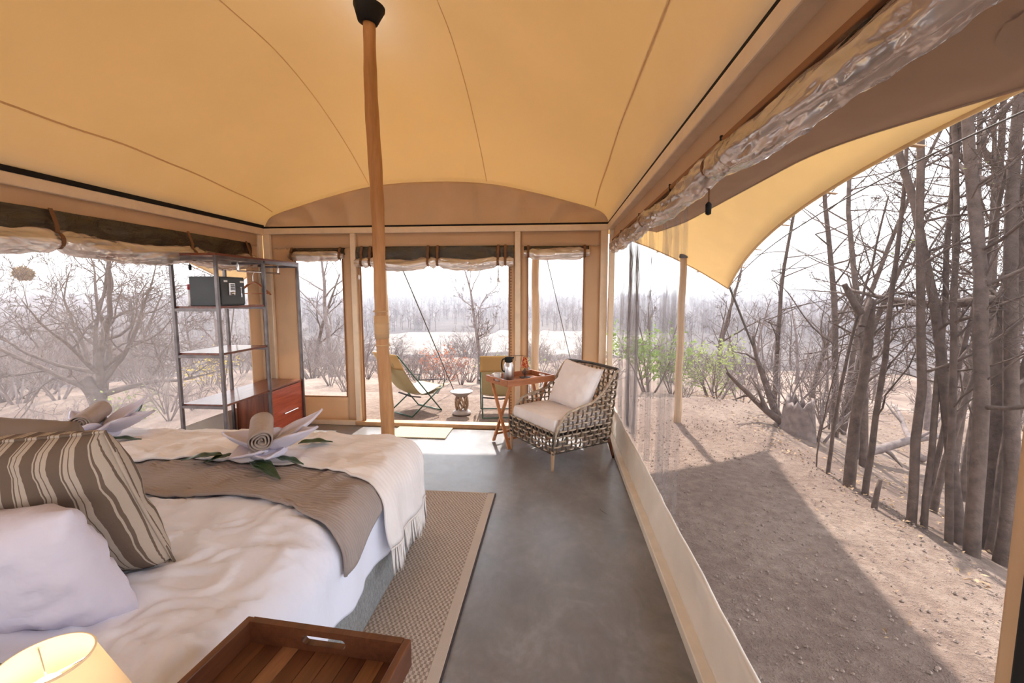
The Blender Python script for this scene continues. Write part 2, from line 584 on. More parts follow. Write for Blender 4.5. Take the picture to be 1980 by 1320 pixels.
# solid canvas behind the camera's shoulder with its dark zipped edge
MB().grid(lambda u, v: V((XR + .05 + .006 * nz(u * 6, v * 4), .565 + .045 * u - .02 * (1 - v) * u, .045 + 1.95 * v)), 6, 20).build('canvas_panel', 'wall_canvas', wr, smooth=True, solid=.004, world=True)
MB().bb((XR + .03, .44, .04), (XR + .062, .565, 1.95)).build('zip_edge', 'black_rubber', wr, bevel=.004, world=True)
_pr = random.Random(6)
PLEATS = [(_pr.choice((3.9, 3.9, 4.15, 3.55, 3.1, 2.62, 2.48)) + _pr.gauss(0, .09), _pr.uniform(.003, .007), _pr.uniform(.02, .05)) for _ in range(46)]
def rnet(u, v):
    y = .58 + (4.55 - .58) * u
    z = .27 + (1.92 - .27) * v
    k = smooth01((y - 1.9) / 1.2)
    gath = .5 + .5 * nz(y * 1.7, 21)
    r = .007 * sin(y * 74 + 3 * nz(y * 4, z * .5, 3)) * k * smooth01(gath * 1.8 - .2) + .02 * nz(y * 2.2, z * .7, 5) * k
    for yc, wd, dp in PLEATS:
        q = abs(y + .02 * nz(z * .8, yc) + .03 * (z - 1) * nz(yc * 9) - yc) / wd
        if q < 1: r += dp * (1 - q)
    r *= smooth01((1.92 - z) / .12) * .85 + .15
    return V((XR + .078 + r, y, z))
net = MB(); net.grid(rnet, 2400, 8)
net.grid(lambda u, v: V((XR + .078, -1.6 + 2.03 * u, .27 + 1.65 * v)), 4, 4)  # unseen rear stretch made of net to let in more fill light
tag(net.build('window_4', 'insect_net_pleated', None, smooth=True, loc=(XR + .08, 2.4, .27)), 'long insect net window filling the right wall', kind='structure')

# ---- left wall
wl = wall('wall_left', 'left side wall frame of the tent with canvas skirting', (XL, 2.0, 0))
MB().bb((XL - .05, y0r, ZB - .07), (XL + .02, y1r, ZB)).build('top_beam', 'frame_paint', wl, bevel=.006, world=True)
MB().bb((XL - .02, y0r, ZB), (XL + .024, y1r, ZB + .032)).build('black_strip', 'strip_black', wl, world=True)
MB().bb((XL - .065, y0r, 0), (XL, y1r, .055)).build('bottom_rail', 'rail_paint', wl, bevel=.005, world=True)
MB().bb((XL - .05, YE - .10, .05), (XL + .005, YE - .035, ZB - .07)).build('post', 'frame_paint', wl, bevel=.005, world=True)
MB().grid(lambda u, v: V((XL - .03 - .01 * nz(u * 40, v * 3), y0r + (y1r - y0r) * u, .045 + .25 * v)), 120, 5).build('skirting', 'skirt_canvas', wl, smooth=True, solid=.004, world=True)
MB().grid(lambda u, v: V((XL - .02 - .012 * nz(u * 22, v * 2, 3), y0r + (y1r - y0r) * u, 1.88 + .13 * v)), 120, 4).build('canvas_band', 'wall_canvas', wl, smooth=True, solid=.004, world=True)
MB().bb((XL - .03, 4.33, .045), (XL - .022, YE - .09, 1.95)).build('canvas_panel', 'wall_canvas', wl, world=True)
MB().bb((XL - .03, -1.6, .29), (XL - .022, -.6, 1.95)).build('canvas_panel', 'wall_canvas', wl, world=True)
lnet = MB(); lnet.grid(lambda u, v: V((XL - .035, -.6 + 4.93 * u, .29 + 1.6 * v)), 20, 8)
tag(lnet.build('window_1', 'insect_net', None, loc=(XL - .035, 2, .29)), 'wide insect net window in the left wall', kind='structure')

# ---- rear wall behind the camera
wb = wall('wall_rear', 'canvas rear wall of the tent', (XC, YB, 0))
for a, b, c, d in ((XL, XR, 0, .30), (XL, XR, 1.93, ZB), (XL, -2.75, .30, 1.93), (.25, XR, .30, 1.93)):
    MB().bb((a, YB - .01, c), (b, YB, d)).build('canvas_panel', 'wall_canvas', wb, world=True)
for x in (-2.75, -1.25, .25):
    MB().bb((x - .03, YB - .03, 0), (x + .03, YB + .03, ZB)).build('post', 'frame_paint', wb, bevel=.005, world=True)
flat_net('rear_fill_opening', 'unseen net opening added in the rear wall for fill light', -2.75, .25, .30, 1.93, YB - .02)  # unseen opening added behind the camera to give the interior front fill
gb = gable(YB, -1, 'gable'); gb.parent = wb; gb.location = (-XC, -YB, 0)

# ---- eaves of the inner roof outside the side walls
def eave(sgn, reach, name, label):
    e = MB()
    x0 = (XR + .03) if sgn > 0 else (XL - .03)
    def fn(u, v):
        y = -1.8 + 6.75 * u
        end = max(0, (y - 4.3) / .65) ** 2
        near = smooth01((2.6 - y) / 2.0)
        return V((x0 + sgn * reach * v * (1 - .25 * end), y,
                  2.115 - .05 * v - .19 * v * near + .03 * sin(pi * v) * nz(y * 1.3, 2) - .03 * end * v))
    e.grid(fn, 70, 8)
    o = e.build(name, 'eave_canvas', None, smooth=True, solid=.005, loc=(x0, 2, 2.1))
    h = MB(); h.tube([fn(k / 50, 1.0) for k in range(51)], .007, 6)
    h.v = [(a - x0, b - 2, c - 2.1) for a, b, c in h.v]
    h.build('hem', 'eave_canvas', o, smooth=True)
    if sgn > 0:   # reinforcement patch near the edge
        p = MB()
        def pf(u, v):
            a = 2 * pi * u; r = v
            y = 1.10 + .16 * r * cos(a); vv = .80 + .17 * r * sin(a)
            q = fn((y + 1.8) / 6.75, vv)
            return q + V((0, 0, -.006 - .004 * sin(y * 90))) - V((x0, 2, 2.1))
        p.grid(pf, 28, 5, wrap=True); p.build('reinforcement_patch', 'eave_canvas', o, smooth=True)
    return tag(o, label, 'awning')
eave(1, .66, 'roof_eave', 'brown canvas eave over the right wall net')
eave(-1, .40, 'roof_eave', 'brown canvas eave over the left wall net')

# ---- the fly sheet over everything
RZ = 3.52
def fly_edge(t):
    """closed outline, t in 0..4: right, front, left, rear"""
    k = int(t) % 4; f = t - int(t)
    if k == 0:
        y = -3.2 + 9.2 * f; q = ((y - 1.4) / 4.6) ** 2
        return V((1.58 + .62 * q, y, 2.10 - .62 * q))
    if k == 1:
        x = 2.2 - 6.6 * f; o = (x + 1.15) / 3.3; q = abs(o) ** 2.2
        return V((x, 5.62 + .40 * q, 2.36 - .87 * q))
    if k == 2:
        y = 6.0 - 9.2 * f; q = ((y - 1.4) / 4.6) ** 2
        return V((-3.72 - .68 * q, y, 2.10 - .62 * q))
    x = -4.4 + 6.6 * f; o = (x + 1.15) / 3.3; q = abs(o) ** 2.2
    return V((x, -2.82 - .40 * q, 2.36 - .87 * q))
def fly_pt(t, s):
    b = fly_edge(t)
    r = V((-1.2, max(-.6, min(3.3, b.y * .62)), RZ))
    p = r + (b - r) * s
    p.z = RZ + (b.z - RZ) * s ** 1.12
    return p
fy = MB(); fy.grid(lambda u, v: fly_pt(u * 4 % 4, .02 + .98 * v), 200, 26, wrap=True)
fly = tag(fy.build('fly_sheet', 'fly_canvas', None, smooth=True, solid=.004, loc=(-1.2, 1.4, 2)), 'sunlit yellow tan fly sheet stretched above the tent', 'fly sheet')
h = MB(); h.tube([fly_edge(k / 60) for k in range(240)], .012, 6, closed=True)
h.v = [(a + 1.2, b - 1.4, c - 2) for a, b, c in h.v]
h.build('hem', 'fly_canvas', fly, smooth=True)
for t in (.52, .60, .68, .76, .84, .91, .97, 1.06, 1.14, 2.1, 2.2, 2.3):
    b = fly_edge(t); d = b - V((-1.2, b.y, b.z)); d.z = 0
    if 1 <= t < 2: d = V((0, 1, 0))
    d.normalize()
    e = MB(); e.bar(b, b + d * .07 + V((0, 0, -.01)), .03, .006)
    e.v = [(a + 1.2, bb - 1.4, c - 2) for a, bb, c in e.v]
    e.build('edge_tab', 'eave_canvas', fly)
plain('rope', (.085, .07, .06), .8, bump=.2)
# ------------------------------------------------------------------ rolled-up window flaps
def rolled_flap(name, label, a, b, ztop, zroll, r, inward, sag, straps, seed, hang=False):
    """a, b: ends in plan (x, y); the flap hangs from ztop, its clear roll at zroll"""
    a, b = V((a[0], a[1], 0)), V((b[0], b[1], 0)); L = (b - a).length; d = (b - a) / L
    n = V((inward[0], inward[1], 0))
    mid = (a + b) / 2 + V((0, 0, zroll))
    t = thing(name, label, 'window flap', mid)
    st = sorted(straps)
    def dip(u):
        # swags between the straps
        ks = [0] + st + [1]
        for p, q in zip(ks, ks[1:]):
            if p <= u <= q:
                w = (u - p) / (q - p); return sin(pi * w) * sag * min(1, (q - p) * L / .5)
        return 0
    def pinch(u):
        return min([1] + [abs(u - s) * L / .05 for s in st])
    N = max(24, int(L / .022))
    def rollp(u, v):
        s = u * L; ang = 2 * pi * v
        pn = .62 + .38 * smooth01(pinch(u)); endt = min(1, u * L / .05, (1 - u) * L / .05)
        rg1 = 1 - 2 * abs(nz(s * 2.2 + .5 * cos(ang), cos(ang + s * 2) * 1.6 + seed, sin(ang + s * 2) * 1.6)); rg2 = 1 - 2 * abs(nz(s * 5, cos(ang - s * 3) * 2.6 + seed, sin(ang - s * 3) * 2.6))
        rr = r * pn * (.55 + .45 * endt) * (.85 + .30 * rg1 + .16 * rg2)
        c = a + d * s + n * (r * .9) + V((0, 0, zroll - dip(u) + .008 * nz(s * 4, seed)))
        return c + n * rr * cos(ang) * .9 + V((0, 0, rr * sin(ang)))
    m = MB(); m.grid(lambda v, u: rollp(u, v), 32, N, wrap=True)
    m.build('rolled_sheet', 'clear_plastic', t, smooth=True, world=True)
    # dark outer flap seen behind the clear sheet
    def flap(u, v, off=0.0, wob=1.0):
        s = u * L
        zt = ztop; zb = zroll - dip(u) + r * .3
        z = zt + (zb - zt) * v
        bulge = .03 * sin(pi * v) * (.6 + .4 * nz(s * 3, seed + 3)) * smooth01(pinch(u) * .5 + .4)
        return a + d * s + n * (off + bulge + .012 * wob * nz(s * 7, v * 2, seed)) + V((0, 0, z))
    m = MB(); m.grid(lambda u, v: flap(u, v, .004), N, 6)
    m.build('dark_flap', 'dark_flap', t, smooth=True, solid=.003, world=True)
    m = MB(); m.grid(lambda u, v: flap(u, v, .022, 2.0), N, 6)
    m.build('clear_sheet', 'clear_sheet', t, smooth=True, world=True)
    for s_ in st:
        w = .024
        pts = []
        zc = zroll
        c0 = a + d * (s_ * L)
        pts.append(c0 + n * .035 + V((0, 0, ztop + .005)))
        pts.append(c0 + n * (.05 + r * .3) + V((0, 0, (ztop + zc) / 2)))
        for k in range(9):
            an = pi * .42 - pi * 1.0 * k / 8
            pts.append(c0 + n * (r * .9 + r * .80 * cos(an)) + V((0, 0, zc + r * .80 * sin(an))))
        m = MB()
        for p, q in zip(pts, pts[1:]):
            m.bar(p, q, w if abs(d.y) < .5 else w, .004, n)
        o = m.build('strap', 'strap_webbing', t, world=True)
    return t
Y9 = YE - .008
rolled_flap('rolled_flap', 'rolled clear plastic flap over the left end window', (-2.74, Y9), (-2.15, Y9), 1.865, 1.78, .045, (0, -1), .004, [.06, .94], 2)
rolled_flap('rolled_flap', 'wide rolled plastic flap above the open doorway', (-2.03, Y9), (-.40, Y9), 1.875, 1.715, .05, (0, -1), .035, [.045, .10, .47, .53, .905, .95], 5)
rolled_flap('rolled_flap', 'rolled clear plastic flap over the window behind the armchair', (-.30, Y9), (.34, Y9), 1.865, 1.79, .05, (0, -1), .004, [.07, .93], 9)
rolled_flap('rolled_flap', 'long swagged plastic roll under the left wall beam', (XL - .0, 4.36), (XL - .0, -.55), 1.90, 1.715, .062, (1, 0), .035, [.02, .165, .375, .6, .8], 13)
rolled_flap('rolled_flap', 'long shiny plastic roll bulging along the right wall', (XR + .075, 4.50), (XR + .075, -.6), 1.925, 1.852, .048, (-1, 0), .03, [.06, .16, .30, .54, .8], 17)
# toggles of the rolls
def toggle(name, label, p, L=.10, mat='black_rubber'):
    t = thing(name, label, 'toggle', p)
    m = MB(); m.tube([(0, 0, 0), (0, 0, -L)], .0035, 6); m.build('cord', 'strap_webbing', t)
    m = MB(); m.lathe([(.003, -L - .05), (.011, -L - .045), (.012, -L - .01), (.004, -L)], 10); m.build('bead', mat, t, smooth=True)
    return t
plain('glass_bead', (.75, .72, .72), .15, var=.05, bump=0)
toggle('cord_toggle', 'cord with clear bead hanging in the doorway', (-.555, YE - .05, 1.69), .13, 'glass_bead')
toggle('cord_toggle', 'short dark cord with clear bead at the left door jamb', (-1.992, YE - .05, 1.70), .11, 'glass_bead')
toggle('cord_toggle', 'black toggle hanging below the right wall roll', (XR + .06, 1.86, 1.80), .05)
toggle('cord_toggle', 'black toggle hanging below the left wall roll', (XL + .03, 3.55, 1.70), .06)
for k, (y, dz) in enumerate(((1.62, 0), (2.30, 0), (3.1, 0), (3.9, 0))):
    c = thing('strap_buckle', 'black plastic buckle of a strap, %s along the right wall' % ('nearest', 'second nearest', 'third nearest', 'farthest')[k], 'buckle', (XR + .02, y, 1.86), 0, 'buckles along the right wall')
    MB().box((0, 0, .0), (.012, .03, .045), Matrix.Rotation(.5, 3, 'X')).build('clip', 'black_rubber', c, bevel=.003)
    MB().tube([(0, 0, .02), (.0, .01, .045), (0, .015, .06)], .006, 6).build('tongue', 'black_rubber', c)

# ------------------------------------------------------------------ poles and ropes
wood('pole_wood', (.36, .165, .06), (.58, .31, .135), .5, 'z', 3, stretch=10)
tp = thing('tent_pole', 'tall peeled wooden pole holding up the tent roof', 'pole', (-1.17, 2.98, 0))
m = MB(); rnd = random.Random(4)
pts = []; rad = []
for k in range(41):
    z = 3.13 * k / 40
    bend = .012 * sin(z * 1.9 + .4) + .008 * sin(z * 4.1)
    lean = -.03 * max(0, z - 2.2) ** 1.5 + .012
    pts.append(V((bend + lean, .006 * sin(z * 2.7), z)))
    rad.append(.044 + .003 * sin(z * 3.3) - .004 * z / 3.1 + .0015 * sin(z * 23))
m.tube(pts, rad, 20); m.build('pole', 'pole_wood', tp, smooth=True)
mb_ = MB(); mb_.tube([p for p in pts if 1.02 < p.z < 1.32], .0475, 20)
for z in (1.05, 1.13, 1.2, 1.28):
    pp = min(pts, key=lambda p: abs(p.z - z))
    mb_.tube([(pp.x, pp.y, z - .005), (pp.x, pp.y, z + .005)], .0488, 20)
fabric('pole_wrap', (.56, .36, .20), weave=300)
mb_.build('wrap', 'pole_wrap', tp, smooth=True)
q = pts[-1]
m = MB(); m.lathe([(.045, -.075), (.062, -.07), (.082, -.02), (.098, .015), (.098, .03), (.02, .04)], 24, (q.x, q.y, q.z + .045), R=Matrix.Rotation(.14, 3, 'Y'))
m.build('cap', 'black_rubber', tp, smooth=True)

def fly_z(x, y):
    best = None
    for i in range(0, 160):
        for j in range(8, 27):
            p = fly_pt(4 * i / 160, j / 26)
            dd = (p.x - x) ** 2 + (p.y - y) ** 2
            if best is None or dd < best[0]: best = (dd, p.z)
    return best[1]
wood('pole_pale', (.42, .27, .145), (.62, .44, .27), .6, 'z', 3, stretch=10)
def porch_pole(x, y, label, top=None, r=.042):
    t = thing('porch_pole', label, 'pole', (x, y, GZ), 0, 'porch poles outside')
    top = top or fly_z(x, y) - .03
    m = MB(); H = top - GZ
    m.tube([(.006 * sin(k * 1.3), .005 * cos(k), H * k / 12 - .05 * (k == 0)) for k in range(13)], [r * (1 - .12 * k / 12) for k in range(13)], 14)
    m.build('pole', 'pole_pale', t, smooth=True)
    m = MB(); m.lathe([(r * .9, H - .03), (r * 1.15, H - .02), (r * 1.0, H + .02)], 14); m.build('cap', 'black_rubber', t, smooth=True)
    return t
porch_pole(1.55, 5.72, 'pale wooden porch pole seen through the right wall net', r=.045)
porch_pole(-.225, 5.62, 'pale wooden porch pole behind the window beside the armchair', r=.05)
porch_pole(-2.135, 5.62, 'pale wooden porch pole half hidden behind the tent pole', r=.045)
def rope(name, label, a, b, sag=.0, r=.006):
    a, b = V(a), V(b); m = MB()
    m.tube([a.lerp(b, k / 16) + V((0, 0, -sag * sin(pi * k / 16))) for k in range(17)], r, 6)
    return tag(m.build(name, 'rope', None, smooth=True, loc=tuple(b)), label, 'rope')
c1 = fly_edge(.999); c2 = fly_edge(2.0)
rope('guy_rope', 'guy rope running down from the right fly corner', c1, (3.45, 6.9, -.62), .0, .015)
rope('guy_rope', 'guy rope slanting down past the left camp chair', (-2.135, 5.64, 2.27), (-1.58, 7.15, -.22), 0, .008)
rope('guy_rope', 'guy rope slanting down behind the right end window', (-.20, 5.64, 2.27), (.42, 7.35, -.25), 0, .006)
rope('guy_rope', 'guy rope running down from the left fly corner', c2, (-5.6, 7.0, -.9), 0, .008)

for lab, t0, t1, sg in (('right', .30, 1.0, 1), ('left', 2.0, 2.7, -1)):
    m = MB(); m.tube([fly_edge(t0 + (t1 - t0) * k / 30 - (1e-6 if k == 30 else 0)) + V((sg * .16 * sin(pi * k / 30), 0, -.02 * sin(pi * k / 30))) for k in range(31)], .0045, 6)
    tag(m.build('edge_cord', 'rope', None, smooth=True, loc=tuple(fly_edge(t0 + .35))), 'thin cord tensioned along the %s edge of the fly sheet' % lab, 'cord')

# ------------------------------------------------------------------ terrain
def pad_d(x, y):
    """distance outside the levelled tent pad"""
    w = .25 * nz(x * .35, y * .35, 8)
    dx = max(x - (2.32 + .22 * smooth01((y - 4) / 3)), -4.7 - x, 0)
    dy = max(y - 6.9, -9 - y, 0)
    return max(0, sqrt(dx * dx + dy * dy) + w)
def ground_z(x, y):
    d = pad_d(x, y)
    z = GZ - .40 * (1 - exp(-(d / 1.1) ** 1.5)) - .105 * max(0, d - .6)
    far = sqrt(x * x + y * y)
    z = max(z, -9.5 - .8 * nz(x * .02, y * .02))
    if d > 0:
        z += min(d, 3) * .05 * nz(x * .9, y * .9, 2) + min(d * .2, .5) * nz(x * .15, y * .15, 5)
    z += .012 * nz(x * 2.2, y * 2.2, 1) + .008 * nz(x * 7, y * 7, 1)
    if far > 160:
        hill = smooth01((far - 160) / 700)
        z += 9.2 * hill + 2.5 * hill * nz(x * .004, y * .004, 3)
    return z
def terrain():
    g = MB()
    # near field, fine
    def axis(lo, hi, c, n, p=2.4):
        out = []
        for i in range(n + 1):
            t = -1 + 2 * i / n
            s = abs(t) ** p * (1 if t > 0 else -1)
            out.append(c + (s * (hi - c) if s > 0 else -s * (lo - c)))
        return out
    xs = axis(-1500, 1500, 1.0, 220, 3.9)
    ys = axis(-40, 1700, 3.2, 220, 3.9)
    g.grid(lambda u, v: V((xs[round(u * 220)], ys[round(v * 220)], ground_z(xs[round(u * 220)], ys[round(v * 220)]))), 220, 220)
    return g
tg = terrain()
# two materials: sandy pad and slope near the tent, dry grass plain beyond
for fi, f in enumerate(tg.f):
    p = tg.v[f[0]]
    dd = sqrt(p[0] ** 2 + p[1] ** 2); an = math.degrees(atan2(p[0], p[1]))
    if dd > 26:
        wob = 6 * nz(p[0] * .03, p[1] * .03, 4); wd = 25 * nz(p[0] * .015, p[1] * .015, 9)
        tg.mi[fi] = 1 if (-24 + wob < an < 9 + wob and 38 < dd < 125 + wd) else 2
# no ground inside the slab
keep = [i for i, f in enumerate(tg.f) if not all(XL - .05 < tg.v[k][0] < XR + .05 and YB < tg.v[k][1] < YE for k in f)]
tg.f = [tg.f[i] for i in keep]; tg.mi = [tg.mi[i] for i in keep]
tag(tg.build('ground', ['sandy_ground', 'dry_grass_plain', 'wooded_hillside'], None, smooth=True), 'sandy ground falling away to a dry pale valley', kind='structure')
# ------------------------------------------------------------------ fabrics and woods of the furniture
def ribbed(name, col, axis='y', freq=120, strength=.4, trans=0, var=.08):
    t = NT(name)
    v = t.coord()
    c = t.ramp(t.noise(v, 4, 5), [(.3, sc3(col, 1 - var)), (.7, sc3(col, 1 + var))])
    w = t.n('TexWave', wave_type='BANDS', bands_direction=axis.upper())
    w.inputs['Scale'].default_value = freq / 6.0
    w.inputs['Distortion'].default_value = 1.2
    w.inputs['Detail'].default_value = 2
    t.l(v, w.inputs['Vector'])
    nm = t.bump(w.outputs['Fac'], strength, .004)
    nm = t.bump(t.noise(v, 400, 2), .2, .002, nm)
    return t.done(t.pbr(c, .95, 0, nm, .1))
fabric('bed_linen', (.80, .83, .98), var=.03, weave=900, wstr=.05, big=5, bigstr=.4, bigdist=.03)
fabric('pillow_linen', (.62, .59, .70), var=.03, weave=900, wstr=.05, big=6, bigstr=.45, bigdist=.03)
ribbed('throw_brown', (.37, .315, .30), 'y', 130, .5)
ribbed('throw_cream', (.82, .78, .79), 'y', 60, .35)
fabric('fringe_yarn', (.82, .77, .75), weave=300, wstr=.5)
def heather():
    t = NT('bed_base_fabric')
    v = t.coord((1, 6, 1))
    c = t.ramp(t.noise(v, 60, 5, .7), [(.35, (.16, .165, .17)), (.65, (.40, .41, .42))])
    nm = t.bump(t.noise(v, 200, 2), .3, .002)
    return t.done(t.pbr(c, .95, 0, nm, .1))
heather()
def stripes(name, axis='X'):
    t = NT(name)
    tc = t.n('TexCoord'); sp = t.n('SeparateXYZ'); t.l(tc.outputs['Object'], sp.inputs[0])
    m = t.n('Math', operation='MULTIPLY'); t.l(sp.outputs[axis], m.inputs[0]); m.inputs[1].default_value = 17.0
    fr = t.n('Math', operation='FRACT'); t.l(m.outputs[0], fr.inputs[0])
    r = t.n('ValToRGB'); r.color_ramp.interpolation = 'CONSTANT'
    a, b = (.15, .11, .085, 1), (.44, .37, .31, 1)
    e = r.color_ramp.elements
    stops = [(0, b), (.10, a), (.58, b), (.64, a), (.70, b), (.86, a), (.90, b)]
    while len(e) < len(stops): e.new(.5)
    for i, (p, c) in enumerate(stops): e[i].position = p; e[i].color = c
    t.l(fr.outputs[0], r.inputs['Fac'])
    nm = t.bump(t.noise(t.coord(), 350, 2), .35, .002)
    nm = t.bump(t.noise(t.coord(), 7, 4), .5, .03, nm)
    return t.done(t.pbr(r.outputs['Color'], .95, 0, nm, .1))
stripes('striped_linen')
fabric('grey_brown_linen', (.24, .185, .15))
fabric('towel_white', (.74, .71, .84), .12, (.8, .74, .8), weave=500, wstr=.5)
fabric('towel_taupe', (.40, .325, .29), weave=350, wstr=.8, big=30, bigstr=.4, bigdist=.006)
plain('leaf_green', (.030, .062, .022), .4, var=.4, scale=20, bump=.2, bscale=40, spec=.6)
fabric('cushion_cream', (.82, .75, .73), var=.04, big=7, bigstr=.4, bigdist=.02)
wood('dark_red_wood', (.085, .020, .010), (.24, .065, .032), .32, 'y', 4, coat=.3)
wood('red_wood_z', (.10, .022, .011), (.27, .075, .035), .35, 'z', 4, coat=.25)
wood('drawer_wood', (.25, .035, .018), (.48, .10, .05), .35, 'y', 4, coat=.3)
wood('tray_rim', (.135, .045, .018), (.27, .105, .045), .38, 'y', 5, coat=.15)
wood('tray_slat_a', (.10, .035, .016), (.22, .085, .038), .4, 'y', 5)
wood('tray_slat_b', (.17, .065, .026), (.34, .15, .07), .4, 'y', 5)
wood('teak_leg', (.38, .13, .045), (.60, .25, .10), .4, 'z', 5, coat=.1)
wood('teak_tray', (.30, .105, .045), (.50, .20, .09), .4, 'x', 5, coat=.1)
plain('steel_frame', (.15, .13, .13), .34, .6, var=.25, bump=.05)
plain('chrome', (.75, .73, .74), .2, 1, var=.03, bump=0)
plain('brushed_steel', (.62, .58, .57), .28, 1, var=.06, bump=.03)
plain('safe_black', (.035, .037, .040), .5, var=.1, bump=.1, bscale=200)
plain('white_plastic', (.8, .8, .8), .4, var=.02, bump=0)
plain('ceramic', (.85, .83, .85), .15, var=.02, bump=0, coat=.4)
plain('red_plastic', (.45, .012, .02), .4, var=.1, bump=0)
plain('green_tube', (.035, .085, .055), .4, .2, var=.15, bump=.05)
fabric('camp_canvas', (.36, .30, .19), .22, (.5, .40, .22), weave=600)
fabric('camp_flap', (.55, .38, .18), .35, (.72, .48, .2), weave=600)
fabric('camp_seat', (.66, .60, .56), .1)

# ------------------------------------------------------------------ rugs
def woven_rug(name, c0, c1, freq=95):
    t = NT(name)
    v = t.coord()
    ck = t.n('TexChecker'); ck.inputs['Scale'].default_value = freq
    mp = t.coord((1, .62, 1)); t.l(mp, ck.inputs['Vector'])
    ck.inputs['Color1'].default_value = c0 + (1,); ck.inputs['Color2'].default_value = c1 + (1,)
    n = t.noise(v, 150, 3, .7)
    mx = t.n('Mix', data_type='RGBA'); mx.inputs['Factor'].default_value = .45
    t.l(ck.outputs['Color'], mx.inputs['A'])
    t.l(t.ramp(n, [(.35, c0), (.65, c1)]), mx.inputs['B'])
    nm = t.bump(ck.outputs['Fac'], .6, .004)
    nm = t.bump(n, .5, .004, nm)
    return t.done(t.pbr(mx.outputs['Result'], .97, 0, nm, .05))
woven_rug('sisal', (.22, .165, .13), (.60, .50, .42), 95)
woven_rug('coir', (.34, .28, .20), (.56, .48, .36), 120)
fabric('rug_binding', (.50, .42, .35), weave=300, wstr=.5)
plain('rug_edge_dark', (.055, .04, .04), .9)
rg = thing('sisal_rug', 'woven brown sisal rug beneath the bed', 'rug', (-1.75, 2.0, 0))
rx0, rx1, ry0, ry1 = -3.0, -.392, .35, 3.035
MB().bb((rx0, ry0, .001), (rx1 - .05, ry1 - .01, .011)).build('weave', 'sisal', rg, world=True)
MB().bb((rx1 - .055, ry0, .001), (rx1 - .005, ry1, .0125)).build('binding', 'rug_binding', rg, bevel=.003, world=True)
MB().bb((rx0, ry1 - .012, .001), (rx1, ry1, .0125)).build('binding', 'rug_binding', rg, bevel=.003, world=True)
MB().bb((rx1 - .006, ry0, .0005), (rx1 + .002, ry1, .0115)).build('dark_edge', 'rug_edge_dark', rg, world=True)
m = MB(); m.prism([(-1.60, 4.185, .001), (-1.03, 4.185, .001), (-1.03, 4.53, .001), (-1.60, 4.53, .001)], (0, 0, .014))
tag(m.build('doormat', 'coir', None, bevel=.004, loc=(-1.3, 4.36, 0)), 'small beige coir doormat at the doorway', 'doormat')

# ------------------------------------------------------------------ bed
BX0, BX1, BY0, BY1 = -2.70, -.75, .80, 2.46
BT = .555                                   # top of the duvet
def bprof(s, a, R, flare):
    """unfolded distance s from the centre line -> (outward, drop)"""
    q = abs(s); g = 1 if s >= 0 else -1
    if q <= a: return s, 0.0
    th = (q - a) / R
    if th <= pi / 2: return g * (a + R * sin(th)), R * (1 - cos(th))
    ex = q - a - R * pi / 2
    return g * (a + R + flare * ex), R + ex
def bed_pt(s, t, off=0.0, R=.12, flare=.02, wr=1.0, seed=0):
    """s from the bed's middle line (+ to the right), t = distance along y from the head"""
    a = (BX1 - BX0) / 2 - R + off
    x, dx = bprof(s, a, R, flare)
    b = BY1 - BY0 - R + off
    if t <= b: y, dy = t, 0
    else:
        yy, dy = bprof(t, b, R, flare); y = yy
    z = BT + off - (dx ** 2.2 + dy ** 2.2) ** (1 / 2.2)
    X = (BX0 + BX1) / 2 + x; Y = BY0 + y
    # crown and creases
    top = max(0, 1 - dx / .05) * max(0, 1 - dy / .05)
    z += .018 * cos(x / 1.0 * 1.4) * top * wr
    n1 = nz(X * 3.2, Y * 5.5, seed + .3); n2 = nz(X * 9 + Y * 4, Y * 7 - X * 5, seed + 4)
    rid = 1 - abs(nz(X * 4 - Y * 3, Y * 4.5 + X * 2, seed + 8)) * 2.2
    r3 = 1 - abs(nz(X * 7 - Y * 11 + 2 * n1, Y * 5 + X * 3, seed + 20)) * 2.4
    z += wr * (.024 * max(0, r3 - .5) + .010 * n1 + .006 * n2 + .022 * max(0, rid - .5)) * max(.15, top)
    if dx > .06:                                   # hanging folds
        k = min(1, (dx - .06) / .18)
        X += (1 if s > 0 else -1) * wr * k * (.012 * sin(Y * 21 + 2 * nz(Y * 3, seed)) + .010 * nz(Y * 11, dx * 3, seed))
    if dy > .06:
        k = min(1, (dy - .06) / .18)
        Y += wr * k * .012 * sin(X * 19 + seed)
    return V((X, Y, z))
def bed_len(drop, R): return (drop - R) + R * pi / 2
HBW = (BX1 - BX0) / 2
bed = thing('bed', 'wide bed with white linen on a grey base', 'bed', ((BX0 + BX1) / 2, (BY0 + BY1) / 2, 0))
MB().bb((BX0 + .03, BY0, .012), (BX1 - .015, BY1 - .02, .30)).build('base', 'bed_base_fabric', bed, bevel=.02, world=True, seg=3)
MB().bb((BX0 + .03, BY0, .30), (BX1 - .03, BY1 - .03, .50)).build('mattress', 'bed_linen', bed, bevel=.05, world=True, seg=4)
SR = HBW - .12 + bed_len(.315, .12)
TF = (BY1 - BY0) - .12 + bed_len(.315, .12)
dv = MB()
dv.grid(lambda u, v: bed_pt(-SR + 2 * SR * u, TF * v, 0, .12, .02, 1.0, 2) + V((0, 0, .008 * nz(v * 9, u * 3, 3) * (u > .97))), 220, 170)
dv.build('duvet', 'bed_linen', bed, smooth=True, solid=.012, world=True)
# headboard just behind the pillows
hb = MB(); hb.bb((BX0 - .02, BY0 - .045, .012), (BX1 - .25, BY0 - .005, .62))
hb.build('headboard', 'bed_base_fabric', bed, bevel=.015, world=True)

